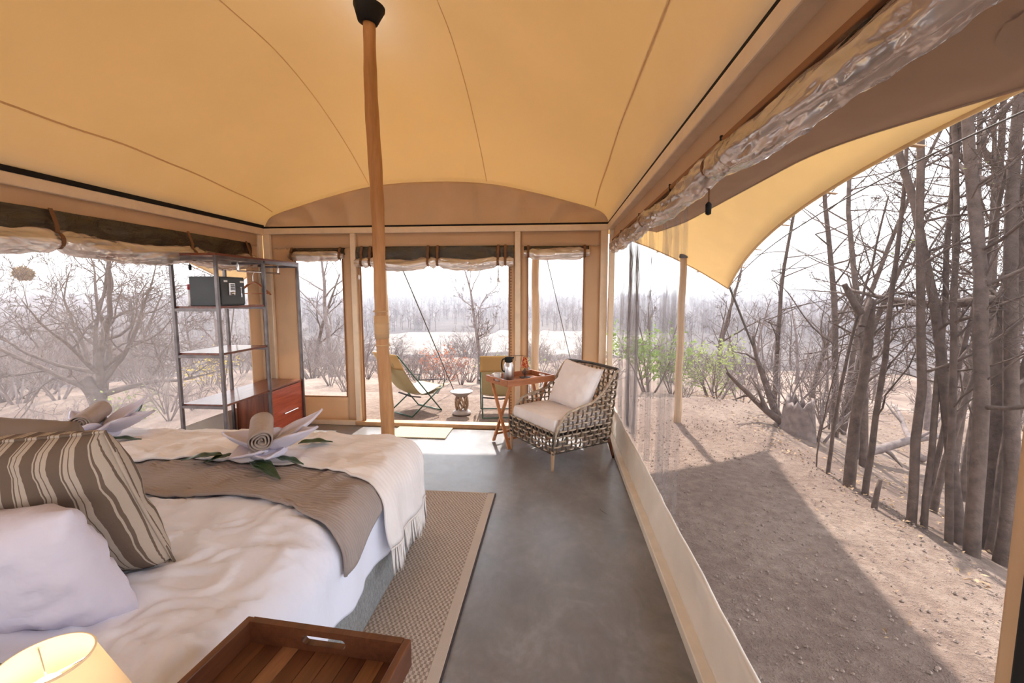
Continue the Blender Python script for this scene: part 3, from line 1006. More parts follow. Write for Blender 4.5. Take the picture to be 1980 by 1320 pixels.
def throw(name, label, t0, t1, s0, s1, off, R, flare, mat, seed, edge0=None, hemdrop=None, slack=0.0):
    """t0/t1(s) near and far edge, s range; returns fn"""
    m = MB()
    def fn(u, v):
        s = s0 + (s1 - s0) * u
        a, b = t0(s), t1(s)
        t = a + (b - a) * v
        e = hemdrop(v) if hemdrop else 0
        if s > HBW - R: s = HBW - R + (s - HBW + R) * (1 - e)
        p = bed_pt(s, t, off, R, flare, 1.0, 2)
        # soft bulge of the hanging side
        return p
    m.grid(fn, 130, 44)
    o = m.build(name, mat, None, smooth=True, solid=.008, loc=((BX0 + BX1) / 2, BY0 + 1.2, BT))
    return tag(o, label, 'throw'), fn
def lerp(a, b, t): return a + (b - a) * t
# brown throw: near edge dips towards the camera as it hangs
sB = HBW - .12 + bed_len(.20, .12)
brown, bfn = throw('bed_throw', 'brown ribbed throw folded across the middle of the bed',
    lambda s: .80 + .02 * sin(s * 3) - .14 * smooth01((s - .55) / .45), lambda s: 1.34,
    -sB, sB, .024, .12, .05, 'throw_brown', 5, hemdrop=lambda v: .55 * v ** 1.2)
# cream throw over the foot of the bed
sC = HBW - .15 + bed_len(.335, .15)
cream, cfn = throw('bed_throw', 'cream fringed throw laid over the foot of the bed',
    lambda s: 1.115 + .015 * sin(s * 4 + 1) - .10 * smooth01((s - .6) / .6), lambda s: 1.64 - .10 * smooth01((s - .8) / .5) + (.0 if abs(s) < HBW - .2 else 0),
    -sC, sC, .042, .15, .16, 'throw_cream', 11)
hm = MB(); hm.tube([cfn(k / 80, 0.0) for k in range(81)], .0065, 6)
ho = MB(); ho.v = [(a - (BX0 + BX1) / 2, b - BY0 - 1.2, c - BT) for a, b, c in hm.v]; ho.f = hm.f; ho.mi = hm.mi
ho.build('hem', 'throw_cream', cream, smooth=True)
hm = MB(); hm.tube([bfn(k / 80, 0.0) for k in range(81)], .007, 6)
ho = MB(); ho.v = [(a - (BX0 + BX1) / 2, b - BY0 - 1.2, c - BT) for a, b, c in hm.v]; ho.f = hm.f; ho.mi = hm.mi
ho.build('hem', 'throw_brown', brown, smooth=True)
rnd = random.Random(8)
for k in range(46):
    v = (k + .5) / 46
    p = cfn(1.0, v) - V(((BX0 + BX1) / 2, BY0 + 1.2, BT))
    m = MB(); L = .115 + .03 * rnd.random()
    jx, jy = rnd.uniform(-.008, .014), rnd.uniform(-.014, .014)
    m.lathe([(.0015, -.004), (.006, -.002), (.007, -.010), (.004, -.016)], 6, p)
    for q in range(3):
        a = q * 2.1 + rnd.random(); e = .004
        m.tube([p + V((e * cos(a) * w * .8 + jx * w, e * sin(a) * w + jy * w, -L * w * (1 - .06 * q))) for w in (0.03, .35, .7, 1)], [.0035, .0036, .0034, .002], 4)
    m.build('tassel', 'fringe_yarn', cream, smooth=True)

# ------------------------------------------------------------------ pillows
def pillow_mesh(w, h, t, seed, n=28, puff=.5, ear=.06, wr=.012):
    m = MB()
    def side(sg):
        def fn(u, v):
            a, b = 2 * u - 1, 2 * v - 1
            k = max(0, (1 - abs(a) ** 3.2)) ** puff * max(0, (1 - abs(b) ** 3.2)) ** puff
            pinch = 1 - ear * (1 - abs(b) ** 2) * abs(a) ** 3
            pinch2 = 1 - ear * (1 - abs(a) ** 2) * abs(b) ** 3
            wk = wr * (nz(a * 2.5 + b, b * 3 + seed, sg * 2) + .6 * nz(a * 6, b * 6 + seed, sg)) * (.25 + k)
            return V((a * w / 2 * pinch, sg * (t / 2 * k) + wk * (abs(a) < 1 and abs(b) < 1), b * h / 2 * pinch2))
        return fn
    m.grid(side(-1), n, n)
    m.grid(lambda u, v: side(1)(1 - u, v), n, n)
    return m
def pillow(name, label, cat, w, h, t, loc, rot, mat, seed, group=None, piping=None, **kw):
    m = pillow_mesh(w, h, t, seed, **kw)
    o = m.build(name, mat, None, smooth=True)
    o.location = loc; o.rotation_euler = rot
    mm = o.modifiers.new('weld', 'WELD'); mm.merge_threshold = .0015
    if piping:
        e = MB(); pts = []
        ear = kw.get('ear', .06)
        for q in range(4):
            for k in range(14):
                f = -1 + 2 * k / 14
                a, b = ((f, -1), (1, f), (-f, 1), (-1, -f))[q]
                pts.append(V((a * w / 2 * (1 - ear * (1 - b * b) * abs(a) ** 3), 0, b * h / 2 * (1 - ear * (1 - a * a) * abs(b) ** 3))))
        e.tube(pts, .005, 6, closed=True); e.build('piping', piping, o, smooth=True)
    return tag(o, label, cat, group)
pillow('bed_pillow', 'white pillow leaning against the striped cushion', 'pillow', .62, .38, .19, (-1.40, .945, .70), (radians(20), radians(-5), radians(5)), 'pillow_linen', 3, puff=.55, wr=.02)
pillow('striped_cushion', 'brown and beige striped cushion standing on the bed', 'cushion', .60, .48, .20, (-1.45, 1.10, .795), (radians(19), radians(-4), radians(6)), 'striped_linen', 5, piping='striped_linen', puff=.42, ear=.03)
pillow('striped_cushion', 'grey brown cushion peeping out behind the striped one', 'cushion', .52, .40, .15, (-1.90, 1.46, .765), (radians(14), 0, radians(-3)), 'grey_brown_linen', 7)
pillow('bed_pillow', 'white pillow lying at the far side of the bed head', 'pillow', .66, .42, .18, (-2.20, 1.0, .735), (radians(22), 0, 0), 'pillow_linen', 9)

# ------------------------------------------------------------------ towel flowers with leaves
def petal(m, base, ang, L, w, rise, curl=.35, seed=0):
    d = V((cos(ang), sin(ang), 0)); n = V((-sin(ang), cos(ang), 0))
    def fn(u, v):
        a = 2 * u - 1
        ww = w * sin(pi * min(1, .18 + .82 * v)) ** .75 * (1 - .55 * v ** 3) if v < 1 else .002
        if v >= 1: ww = .001
        r = .02 + L * v
        z = rise * v ** 1.5 + curl * ww * abs(a) ** 1.7 * (1.1 - .4 * v)
        return base + d * r + n * a * ww + V((0, 0, z + .004 * nz(a * 3, v * 5, seed)))
    m.grid(fn, 14, 14)
def leaf(name, label, p, ang, L, w, tilt=.05, bendz=.02):
    m = MB()
    d = V((cos(ang), sin(ang), 0)); n = V((-sin(ang), cos(ang), 0))
    def fn(u, v):
        a = 2 * u - 1; ww = w * sin(pi * (.04 + .96 * v) ** .8) ** .8 if 0 < v < 1 else .002
        return V((0, 0, .004)) + d * L * v + n * a * ww + V((0, 0, abs(a) * .30 * ww + L * tilt * v - bendz * v * v + .003 * sin(v * 14) * abs(a)))
    m.grid(fn, 6, 14)
    o = m.build(name, 'leaf_green', None, smooth=True, solid=.0015); o.location = (p[0], p[1], max(top_z(p[0] + d.x * L * k / 4, p[1] + d.y * L * k / 4) for k in range(5)) + (p[2] - .59 if p[2] > .6 else .001))
    r = MB(); r.tube([fn(.5, k / 10) + V((0, 0, .001)) for k in range(11)], [.0022 * (1.1 - k / 10) for k in range(11)], 5)
    r.build('midrib', 'leaf_green', o, smooth=True)
    return tag(o, label, 'leaf')
def towel_flower(name, label, p, petals):
    t = thing(name, label, 'towel', p)
    for i, (ang, L, w, rise, curl) in enumerate(petals):
        m = MB(); petal(m, V((0, 0, .012 + .004 * i)), radians(ang), L, w, rise, curl, i)
        m.build('petal', 'towel_white', t, smooth=True, solid=.009)
    m = MB(); m.lathe([(.01, .0), (.075, .004), (.085, .02), (.06, .035), (.01, .04)], 20); m.build('folded_heart', 'towel_white', t, smooth=True)
    return t
def top_z(x, y, off=.044):
    return bed_pt(x - (BX0 + BX1) / 2, y - BY0, off, .15, .16, 1.0, 2).z + .006
zt = max(top_z(-1.335 + dx, 1.965 + dy) for dx in (-.08, 0, .08) for dy in (-.08, 0, .08))
zt2 = max(top_z(-2.40 + dx, 2.16 + dy) for dx in (-.08, 0, .08) for dy in (-.08, 0, .08))
towel_flower('towel_flower', 'white towel folded into a flower in front of the drawer unit', (-1.335, 1.965, zt),
    [(168, .25, .07, .075, .9), (238, .15, .085, .02, .45), (300, .12, .075, .01, .35), (6, .22, .072, .115, .9), (48, .24, .06, .15, .9), (120, .17, .065, .05, .9)])
def rolled_towel(name, label, a, b, r, mat='towel_taupe'):
    a, b = V(a), V(b); L = (b - a).length; ax = (b - a) / L
    t = tag(bpy.data.objects.new(name, None), label, 'towel'); COL.objects.link(t)
    t.location = a; t.rotation_euler = ax.to_track_quat('Y', 'Z').to_euler()
    # spiral sheet
    m = MB(); turns = 3.6; n = 150
    def sp(k):
        th = turns * 2 * pi * k; rr = .006 + (r - .006) * k + .0015 * sin(th * 3.1)
        return rr * cos(th + 1), rr * sin(th + 1)
    m.grid(lambda u, v: V((sp(u)[0], L * v + .006 * (sin(u * 26) * (v < .01) - .3 * (1 - u) * (v < .01)), sp(u)[1])), n, 6)
    m.build('rolled_cloth', mat, t, smooth=True, solid=.0062)
    e = MB(); x, z = sp(1.0)
    e.tube([(x * 1.02, L * k / 12, z * 1.02) for k in range(13)], .006, 6); e.build('edge_band', mat, t, smooth=True)
    return t
rolled_towel('rolled_towel', 'rolled taupe towel resting on the near towel flower', (-1.295, 1.865, zt + .10), (-1.395, 2.03, zt + .145), .054)
leaf('green_leaf', 'long dark green leaf left of the near towel flower', (-1.53, 1.92, .590), radians(198), .17, .030)
leaf('green_leaf', 'small dark leaf tucked under the left petal of the near flower', (-1.48, 1.93, .592), radians(215), .12, .026)
leaf('green_leaf', 'curled green leaf in front of the near towel flower', (-1.36, 1.885, .594), radians(-25), .17, .034, .06)
leaf('green_leaf', 'broad green leaf lying over the edge of the cream throw', (-1.34, 1.86, .588), radians(-28), .22, .030, .02, .03)
leaf('green_leaf', 'green leaf pointing right from the near towel flower', (-1.27, 1.93, .594), radians(-12), .15, .024, .04)
leaf('green_leaf', 'green leaf behind the right petal of the near flower', (-1.30, 2.16, .592), radians(12), .17, .032, .12)
towel_flower('towel_flower', 'white towel flower at the far side of the bed', (-2.40, 2.16, zt2),
    [(15, .24, .075, .12, .9), (165, .24, .07, .10, .9), (250, .14, .085, .04, .9), (70, .2, .06, .15, .9), (300, .13, .08, .03, .9)])
rolled_towel('rolled_towel', 'rolled taupe towel on the far towel flower', (-2.42, 2.07, zt2 + .09), (-2.47, 2.24, zt2 + .13), .052)
leaf('green_leaf', 'dark leaf lying in front of the far towel flower', (-2.42, 2.06, .578), radians(-15), .22, .030)
leaf('green_leaf', 'bright green leaf upright behind the far towel flower', (-2.36, 2.24, .62), radians(100), .16, .035, .8)
leaf('green_leaf', 'dark leaf beside the right petal of the far flower', (-2.33, 2.09, .580), radians(18), .18, .026)
# ------------------------------------------------------------------ steel and wood shelf unit
sx0, sx1, sy0, sy1, sy2, sH = -3.0, -2.625, 3.36, 3.945, 4.50, 1.695
sh = thing('shelf_unit', 'open steel and red wood shelving rack with a drawer', 'shelf', ((sx0 + sx1) / 2, (sy0 + sy2) / 2, 0))
pw = .024
for x in (sx0, sx1):
    for y in (sy0, sy1, sy2):
        MB().bb((x - pw / 2, y - pw / 2, 0), (x + pw / 2, y + pw / 2, sH)).build('post', 'steel_frame', sh, bevel=.002, world=True)
for z in (1.27, .897, .485, sH - .024):
    for y in ((sy0, sy1) if z < 1.5 else (sy0, sy1, sy2)):
        MB().bb((sx0 + pw / 2, y - .01, z - .012), (sx1 - pw / 2, y + .01, z + .010)).build('crossbar', 'steel_frame', sh, world=True)
for x in (sx0, sx1):
    MB().bb((x - .012, sy0 + .013, sH - .026), (x + .012, sy2 - .013, sH)).build('top_rail', 'steel_frame', sh, world=True)
for z in (1.285, .912):
    MB().bb((sx0 + .0, sy0 + .012, z - .004), (sx1 + .0, sy1 - .012, z + .014)).build('shelf_board', 'dark_red_wood', sh, bevel=.002, world=True)
MB().bb((sx0 - .01, sy0 - .01, sH), (sx1 + .012, sy2 + .012, sH + .018)).build('top_board', 'dark_red_wood', sh, bevel=.002, world=True)
MB().bb((sx0, sy0 + .012, .488), (sx1 + .0, sy2 - .012, .506)).build('long_shelf', 'dark_red_wood', sh, bevel=.002, world=True)
cb = MB().bb((sx0 + .01, sy1 + .03, .04), (sx1 - .03, sy2 - .013, .487)).build('cabinet_body', 'red_wood_z', sh, bevel=.002, world=True)
dr = MB().bb((sx1 - .028, sy1 + .016, .045), (sx1 - .006, sy2 - .014, .480)).build('drawer', 'drawer_wood', sh, bevel=.002, world=True)
hd = MB(); hd.tube([(sx1 + .018, 4.13, .228), (sx1 + .018, 4.36, .228)], .006, 10)
for y in (4.16, 4.33): hd.tube([(sx1 - .006, y, .228), (sx1 + .018, y, .228)], .004, 8)
hd.build('handle', 'chrome', dr, world=True)
m = MB(); m.tube([(-2.80, sy1 - .10, 1.60), (-2.80, sy2 - .03, 1.60)], .008, 10); m.build('hanging_rail', 'chrome', sh, smooth=True, world=True)
for y in (sy1 - .09, sy2 - .05):
    MB().bb((-2.806, y - .006, 1.60), (-2.794, y + .006, sH - .005)).build('rail_bracket', 'chrome', sh, world=True)
# hanger
wood('hanger_wood', (.30, .09, .03), (.50, .19, .07), .35, 'x', 5)
hg = thing('coat_hanger', 'red brown wooden coat hanger on the shelf rail', 'hanger', (-2.80, 4.05, 1.40))
pts = spline([(-.205, 0, -.012), (-.16, 0, .02), (-.06, 0, .085), (0, 0, .10), (.06, 0, .085), (.16, 0, .02), (.205, 0, -.012)], 6)
m = MB(); m.tube([p + V((0, .0, 0)) for p in pts], [.010 + .006 * sin(pi * k / (len(pts) - 1)) for k in range(len(pts))], 8, flat=.6); m.build('shoulders', 'hanger_wood', hg, smooth=True)
m = MB(); m.tube([(-.17, 0, .0), (.17, 0, .0)], .006, 8); m.build('bar', 'hanger_wood', hg, smooth=True)
m = MB(); m.tube(spline([(0, 0, .10), (0, 0, .165), (.016, 0, .185), (.022, 0, .205), (0, 0, .2115), (-.018, 0, .20)], 5), .0025, 6); m.build('hook', 'chrome', hg, smooth=True)
hg.rotation_euler = (0, 0, radians(-14))
# safe
sf = thing('safe', 'black electronic safe on the upper shelf', 'safe', (-2.77, 3.56, 1.2995))
bd = MB().bb((-.135, -.145, 0), (.120, .150, .235)).build('body', 'safe_black', sf, bevel=.004)
dd = MB().bb((.121, -.135, .012), (.131, .140, .223)).build('door', 'safe_black', sf, bevel=.003)
kp = MB().bb((.131, -.055, .085), (.139, .015, .185)).build('keypad', 'brushed_steel', dd, bevel=.003)
m = MB()
for i in range(3):
    for j in range(4): m.bb((.139, -.040 + i * .017, .125 + j * .0135), (.1415, -.028 + i * .017, .1345 + j * .0135))
m.build('keys', 'safe_black', dd)
m = MB(); m.lathe([(.004, 0), (.014, .001), (.013, .016), (.004, .018)], 16, (.139, -.02, .10), R=Matrix.Rotation(pi / 2, 3, 'Y')); m.build('dial', 'chrome', dd, smooth=True)
m = MB(); m.tube([(.131, .055, .15), (.16, .055, .15)], .003, 6); m.lathe([(.002, 0), (.012, .0), (.012, .002), (.002, .002)], 12, (.158, .055, .15)); m.tube([(.158, .058, .148), (.156, .062, .10)], .002, 5)
m.box((.156, .063, .085), (.003, .012, .03)); m.build('key', 'chrome', dd)
MB().bb((.131, .085, .188), (.1325, .13, .205)).build('sticker', 'white_plastic', dd)
MB().bb((.131, -.105, .192), (.1325, -.065, .206)).build('sticker', 'white_plastic', dd)
# spray can beside the safe
cn = thing('spray_can', 'pale spray can with a red cap behind the safe', 'can', (-2.945, 3.47, 1.2995))
m = MB(); m.lathe([(.002, 0), (.022, .0), (.0235, .004), (.0235, .115), (.018, .128), (.016, .13)], 18); m.build('can', 'ceramic', cn, smooth=True)
m = MB(); m.lathe([(.0165, .13), (.021, .131), (.021, .165), (.018, .172), (.002, .174)], 18); m.build('cap', 'red_plastic', cn, smooth=True)

# ------------------------------------------------------------------ tray tables
def slot(mb, c, w, h, th, axis):
    pass
def tray(t, L, Wd, z, rim, rim_mat, slats, nsl, bx=.016, hz=.5):
    """local: long side along x. handle slots cut in the short sides"""
    def side(name, a, b, slotted):
        a, b = V(a), V(b); d = (b - a).normalized(); Ls = (b - a).length
        if not slotted:
            mm = MB(); mm.bar(a + V((0, 0, rim / 2)), b + V((0, 0, rim / 2)), bx, rim); return mm.build(name, rim_mat, t, bevel=.003)
        # board with an oblong hole: outline strips around the slot
        n = V((-d.y, d.x, 0)) * bx / 2
        mid = Ls / 2; hw = min(.055, Ls * .16); hh = rim * .17; cz = rim * .60
        hole = []
        for k in range(24):
            an = 2 * pi * k / 24
            hx = (hw - hh) * (1 if cos(an) > 0 else -1) + hh * cos(an); hole.append((mid + hx, cz + hh * sin(an)))
        outer = []
        for (hx, hzv) in hole:
            dx, dz = hx - mid, hzv - cz
            # project to the rectangle border
            cand = []
            if dx > 1e-6: cand.append((Ls - mid) / dx)
            if dx < -1e-6: cand.append(-mid / dx)
            if dz > 1e-6: cand.append((rim - cz) / dz)
            if dz < -1e-6: cand.append(-cz / dz)
            q = min(cand); outer.append([mid + dx * q, cz + dz * q])
        for cxn, czn in ((0, 0), (Ls, 0), (0, rim), (Ls, rim)):
            i = min(range(24), key=lambda i: (outer[i][0] - cxn) ** 2 / 4 + (outer[i][1] - czn) ** 2); outer[i] = [cxn, czn]
        mm = MB(); vs = []
        for sg in (-1, 1):
            for ring in (hole, outer):
                for (q, zz) in ring: vs.append(a + d * q + n * sg + V((0, 0, zz)))
        fs = []
        for k in range(24):
            k2 = (k + 1) % 24
            fs += [(k, 24 + k, 24 + k2, k2), (48 + k, 48 + k2, 72 + k2, 72 + k), (k, k2, 48 + k2, 48 + k), (24 + k, 72 + k, 72 + k2, 24 + k2)]
        mm.add(vs, fs); return mm.build(name, rim_mat, t)
    hx, hy = L / 2, Wd / 2
    side('long_side', (-hx, -hy + bx / 2, z), (hx, -hy + bx / 2, z), False)
    side('long_side', (-hx, hy - bx / 2, z), (hx, hy - bx / 2, z), False)
    side('handle_side', (-hx + bx / 2, -hy + bx, z), (-hx + bx / 2, hy - bx, z), True)
    side('handle_side', (hx - bx / 2, -hy + bx, z), (hx - bx / 2, hy - bx, z), True)
    wsl = (Wd - 2 * bx) / nsl
    for k in range(nsl):
        y = -hy + bx + wsl * (k + .5)
        MB().bb((-hx + bx, y - wsl / 2 + .0006, z + .004), (hx - bx, y + wsl / 2 - .0006, z + .013 + .0005 * (k % 3))).build('slat', slats[k % len(slats)], t, bevel=.0008)
def xlegs(t, L, Wd, ztop, mat, w=.03, th=.016):
    """crossed legs in the plane of each short side"""
    for sx in (-1, 1):
        x = sx * (L / 2 - .05)
        for sg in (-1, 1):
            xx = x + sg * .011 * sx
            mm = MB(); mm.bar((xx, sg * (Wd / 2 - .03), ztop), (xx, -sg * (Wd / 2 - .02), .012), th, w, (1, 0, 0)); mm.build('leg', mat, t, bevel=.003)
    for sg in (-1, 1):
        mm = MB(); f = .16
        y = -sg * (Wd / 2 - .02) + sg * (Wd - .05) * f
        mm.bar((-L / 2 + .05, y, ztop * f), (L / 2 - .05, y, ztop * f), .022, .022); mm.build('stretcher', mat, t, bevel=.002)
tt = thing('tray_table', 'teak butler tray table with crossed legs beside the armchair', 'table', (-.305, 4.19, 0), radians(40.4))
tray(tt, .535, .365, .585, .058, 'teak_tray', ['tray_slat_b', 'teak_tray'], 6)
xlegs(tt, .535, .33, .585, 'teak_leg')
nt = thing('tray_table', 'dark wood tray table beside the bed in the foreground', 'table', (-.540, .68, 0), radians(-95.0))
wood('tray_slat_c', (.15, .062, .028), (.30, .14, .07), .4, 'x', 5); wood('tray_slat_d', (.065, .022, .010), (.14, .05, .022), .4, 'x', 5); wood('tray_slat_e', (.09, .034, .014), (.19, .075, .034), .4, 'x', 5)
wood('tray_rim_x', (.070, .022, .009), (.15, .052, .022), .38, 'x', 5, coat=.15)
tray(nt, .52, .415, .565, .065, 'tray_rim_x', ['tray_slat_e', 'tray_slat_d', 'tray_slat_c', 'tray_slat_d', 'tray_slat_e'], 9, .017)
xlegs(nt, .52, .40, .565, 'teak_leg')

# things on the teak tray
ca, sa = cos(radians(40.4)), sin(radians(40.4))
def on_tray(u, v): return (-.305 + u * ca - v * sa, 4.19 + u * sa + v * ca, .6005)
fk = thing('thermos_flask', 'steel thermos flask with a black lid on the teak tray', 'flask', on_tray(-.165, -.045), radians(40))
m = MB(); m.lathe([(.002, 0), (.044, 0), (.047, .006), (.047, .13), (.043, .155), (.033, .178), (.032, .185)], 28); m.build('body', 'brushed_steel', fk, smooth=True)
ld = MB(); ld.lathe([(.033, .183), (.036, .186), (.036, .222), (.031, .230), (.002, .232)], 24); lid = ld.build('lid', 'black_rubber', fk, smooth=True)
m = MB(); m.tube([(.03, 0, .215), (.055, 0, .222)], [.012, .007], 8); m.build('spout', 'black_rubber', lid, smooth=True)
m = MB(); m.tube(spline([(-.030, 0, .215), (-.062, 0, .212), (-.074, 0, .18), (-.070, 0, .12), (-.046, 0, .10)], 6), .0065, 8); m.build('handle', 'black_rubber', fk, smooth=True)
mg = thing('mug', 'white ceramic mug beside the thermos flask', 'mug', on_tray(-.215, .065), radians(150))
m = MB(); m.lathe([(.002, 0), (.030, 0), (.034, .006), (.036, .072), (.033, .072), (.031, .008), (.002, .006)], 24); m.build('cup', 'ceramic', mg, smooth=True)
m = MB(); m.tube(spline([(.034, 0, .06), (.058, 0, .056), (.058, 0, .025), (.034, 0, .018)], 6), .005, 8); m.build('handle', 'ceramic', mg, smooth=True)
def mosaic():
    t = NT('red_mosaic')
    vo = t.n('TexVoronoi'); vo.inputs['Scale'].default_value = 70; t.l(t.coord(), vo.inputs['Vector'])
    c = t.ramp(vo.outputs['Distance'], [(.15, (.72, .10, .035)), (.45, (.45, .035, .02)), (.6, (.85, .45, .2))])
    a = t.pbr(c, .35); l = t.n('BsdfTranslucent'); t.l(c, l.inputs['Color'])
    return t.done(t.mix(a, l.outputs[0], .4))
mosaic()
lp = thing('wire_lamp', 'little lamp with a red shade on the teak tray', 'lamp', on_tray(.075, .03), radians(20))
MB().bb((-.042, -.042, 0), (.042, .042, .012)).build('base', 'black_steel', lp, bevel=.003)
m = MB(); m.tube([(0, 0, .01), (0, 0, .115)], .004, 8)
sp = [V((.028 * (1 - k / 44) * cos(k * .42 + 1.2), -.004, .055 + .028 * (1 - k / 44) * sin(k * .42 + 1.2))) for k in range(40)]
m.tube(sp, .0032, 6); m.build('spiral_stem', 'black_steel', lp, smooth=True)
m = MB(); m.lathe([(.043, .105), (.040, .112), (.022, .198), (.020, .198), (.038, .110)], 22, cap=False); m.build('shade', 'red_mosaic', lp, smooth=True)
m = MB(); m.lathe([(.003, .115), (.012, .12), (.013, .14), (.002, .155)], 12); m.build('bulb', 'white_plastic', lp, smooth=True)
# wrought wire scroll on the door post
ws = thing('wire_scroll', 'thin black wire scroll fixed to the post behind the flask', 'hook', (-.40, YE - .045, .77))
m = MB()
m.tube([V((-.03 + (.004 + .0019 * k) * cos(k * .5), 0, -.03 + (.004 + .0019 * k) * sin(k * .5))) for k in range(14)][::-1] + [], .0025, 6)
m.tube([(-.03, 0, .0), (.06, 0, .004), (.12, 0, 0)], .0025, 6); m.tube([(.02, 0, .002), (.02, 0, -.05)], .002, 6)
m.build('wire', 'black_steel', ws, smooth=True)

# ------------------------------------------------------------------ bedside lamp
def shade_mat():
    t = NT('lamp_shade_cloth')
    d = t.n('BsdfDiffuse'); d.inputs['Color'].default_value = (.80, .70, .58, 1)
    l = t.n('BsdfTranslucent'); l.inputs['Color'].default_value = (.95, .84, .66, 1)
    nm = t.bump(t.noise(t.coord(), 500, 2), .1, .001); t.l(nm, d.inputs['Normal'])
    return t.done(t.mix(d.outputs[0], l.outputs[0], .45))
shade_mat()
t_ = NT('warm_bulb'); e_ = t_.n('Emission'); e_.inputs['Color'].default_value = (1, .74, .42, 1); e_.inputs['Strength'].default_value = 2.5; t_.done(e_.outputs[0])
cabx, caby = -.86, .64
bc = thing('bedside_cabinet', 'low wooden bedside cabinet under the lit lamp', 'cabinet', (cabx, caby - .02, 0))
MB().bb((-.10, -.13, .0), (.10, .13, .43)).build('body', 'red_wood_z', bc, bevel=.004)
MB().bb((-.105, -.135, .43), (.105, .135, .45)).build('top', 'tray_rim', bc, bevel=.004)
bl = thing('bedside_lamp', 'lit cream lamp with a tapered cloth shade', 'lamp', (cabx, caby, .4505))
m = MB(); m.lathe([(.002, 0), (.055, 0), (.058, .012), (.02, .022), (.012, .05), (.018, .09), (.010, .13), (.009, .20)], 24); m.build('base', 'tray_rim', bl, smooth=True)
m = MB(); m.lathe([(.135, .135), (.064, .325), (.062, .325), (.132, .136)], 40, cap=False); shd = m.build('shade', 'lamp_shade_cloth', bl, smooth=True)
for r, z in ((.0645, .325), (.1355, .135)):
    m = MB(); m.tube([(r * cos(2 * pi * k / 40), r * sin(2 * pi * k / 40), z) for k in range(40)], .0022, 6, closed=True)
    m.build('rim', 'lamp_shade_cloth', shd, smooth=True)
m = MB()
for k in range(3): m.tube([(.0, 0, .292), (.062 * cos(k * 2.1 + .5), .062 * sin(k * 2.1 + .5), .318)], .0018, 6)
m.build('spider', 'chrome', bl)
m = MB(); m.lathe([(.004, .20), (.013, .205), (.014, .225), (.027, .25), (.028, .268), (.018, .288), (.002, .293)], 20); m.build('bulb', 'warm_bulb', bl, smooth=True)
pl_d = bpy.data.lights.new('bulb_glow', 'POINT'); pl_d.energy = .38; pl_d.color = (1, .82, .58); pl_d.shadow_soft_size = .03
plo = bpy.data.objects.new('bulb_glow', pl_d); COL.objects.link(plo); plo.parent = bl; plo.location = (0, 0, .305)

# ------------------------------------------------------------------ woven armchair
plain('rattan_gap_shade', (.13, .088, .062), .55, var=.3, scale=30, bump=.2, bscale=120)  # upright strands darkened to imitate the shaded gaps of the weave
plain('rattan', (.42, .32, .235), .55, var=.35, scale=30, bump=.2, bscale=120)
plain('rattan_dark', (.055, .042, .034), .6, var=.3, bump=.2)
wood('chair_leg', (.42, .27, .16), (.62, .43, .28), .45, 'z', 6)
wood('chair_leg_dark', (.10, .03, .015), (.2, .07, .03), .45, 'z', 6)
CW, CD = .64, .60
ac = thing('armchair', 'woven rattan armchair with a cream seat cushion', 'armchair', (.055, 3.895, 0), radians(-53))
def arm_top(v):
    """height of the side panel at depth v (0 front, 1 back)"""
    return interp([(0, .20), (.03, .30), (.10, .40), (.22, .465), (.40, .49), (.62, .515), (.80, .60), (.95, .735), (1.0, .76)], v)
def weave(name, P, nu, nv, hmax, step=.006, dark=False, inner=None):
    """P(a, b) with a along (0..1), b = height in metres; strands over and under"""
    mm = MB()
    hs = []; k = 0
    zb = .155
    while zb + k * .040 < hmax(0.5, True):
        hs.append(zb + k * .040); k += 1
    # horizontals (pairs)
    for r, z in enumerate(hs):
        seg = []; 
        for i in range(nu * 4 + 1):
            a = i / (nu * 4)
            if z > hmax(a) - .004:
                if len(seg) > 2: mm.tube(seg, .0078, 5)
                seg = []; continue
            ph = sin(pi * (a * nu) + pi * (r % 2) + pi / 2)
            seg.append(P(a, z, step * ph))
        if len(seg) > 2: mm.tube(seg, .0078, 5)
    nh = len(hs)
    for c in range(nu + 1):
        a = c / nu
        for da in (-.006, .006) if c % 2 else (0,):
            aa = min(1, max(0, a + da))
            top = hmax(aa); seg = []
            z = .14; i = 0
            while z < top:
                ph = -sin(pi * ((z - .155) / .040) + pi / 2) * (1 if c % 2 == 0 else -1)
                seg.append(P(aa, z, step * ph)); z += .020; i += 1
            if len(seg) > 1:
                mm.tube(seg, .0066, 5, mi=1)
    return mm
def P_side(sg):
    def P(a, z, o):
        lean = (z - .15) * .06
        yb = -CD / 2 + CD * a + (.05 * (z - .15) / .6 * a)
        return V((sg * (CW / 2 + lean + o * 1.0 - .01), yb, z))
    return P
def P_back(a, z, o):
    lean = (z - .15) * .16
    return V(((a - .5) * (CW - .02 + .09 * (z - .15)), CD / 2 + lean * .55 + o, z))
def P_front(a, z, o):
    return V(((a - .5) * CW, -CD / 2 + o, z))
ribs = []
weave('side', P_side(1), 13, 0, lambda a, full=False: .77 if full else arm_top(a)).build('woven_side', ['rattan', 'rattan_gap_shade'], ac, smooth=True)
weave('side', P_side(-1), 13, 0, lambda a, full=False: .77 if full else arm_top(a)).build('woven_side', ['rattan', 'rattan_gap_shade'], ac, smooth=True)
weave('back', P_back, 13, 0, lambda a, full=False: .765).build('woven_back', ['rattan', 'rattan_gap_shade'], ac, smooth=True)
weave('front', P_front, 13, 0, lambda a, full=False: .325).build('woven_front', ['rattan', 'rattan_gap_shade'], ac, smooth=True)
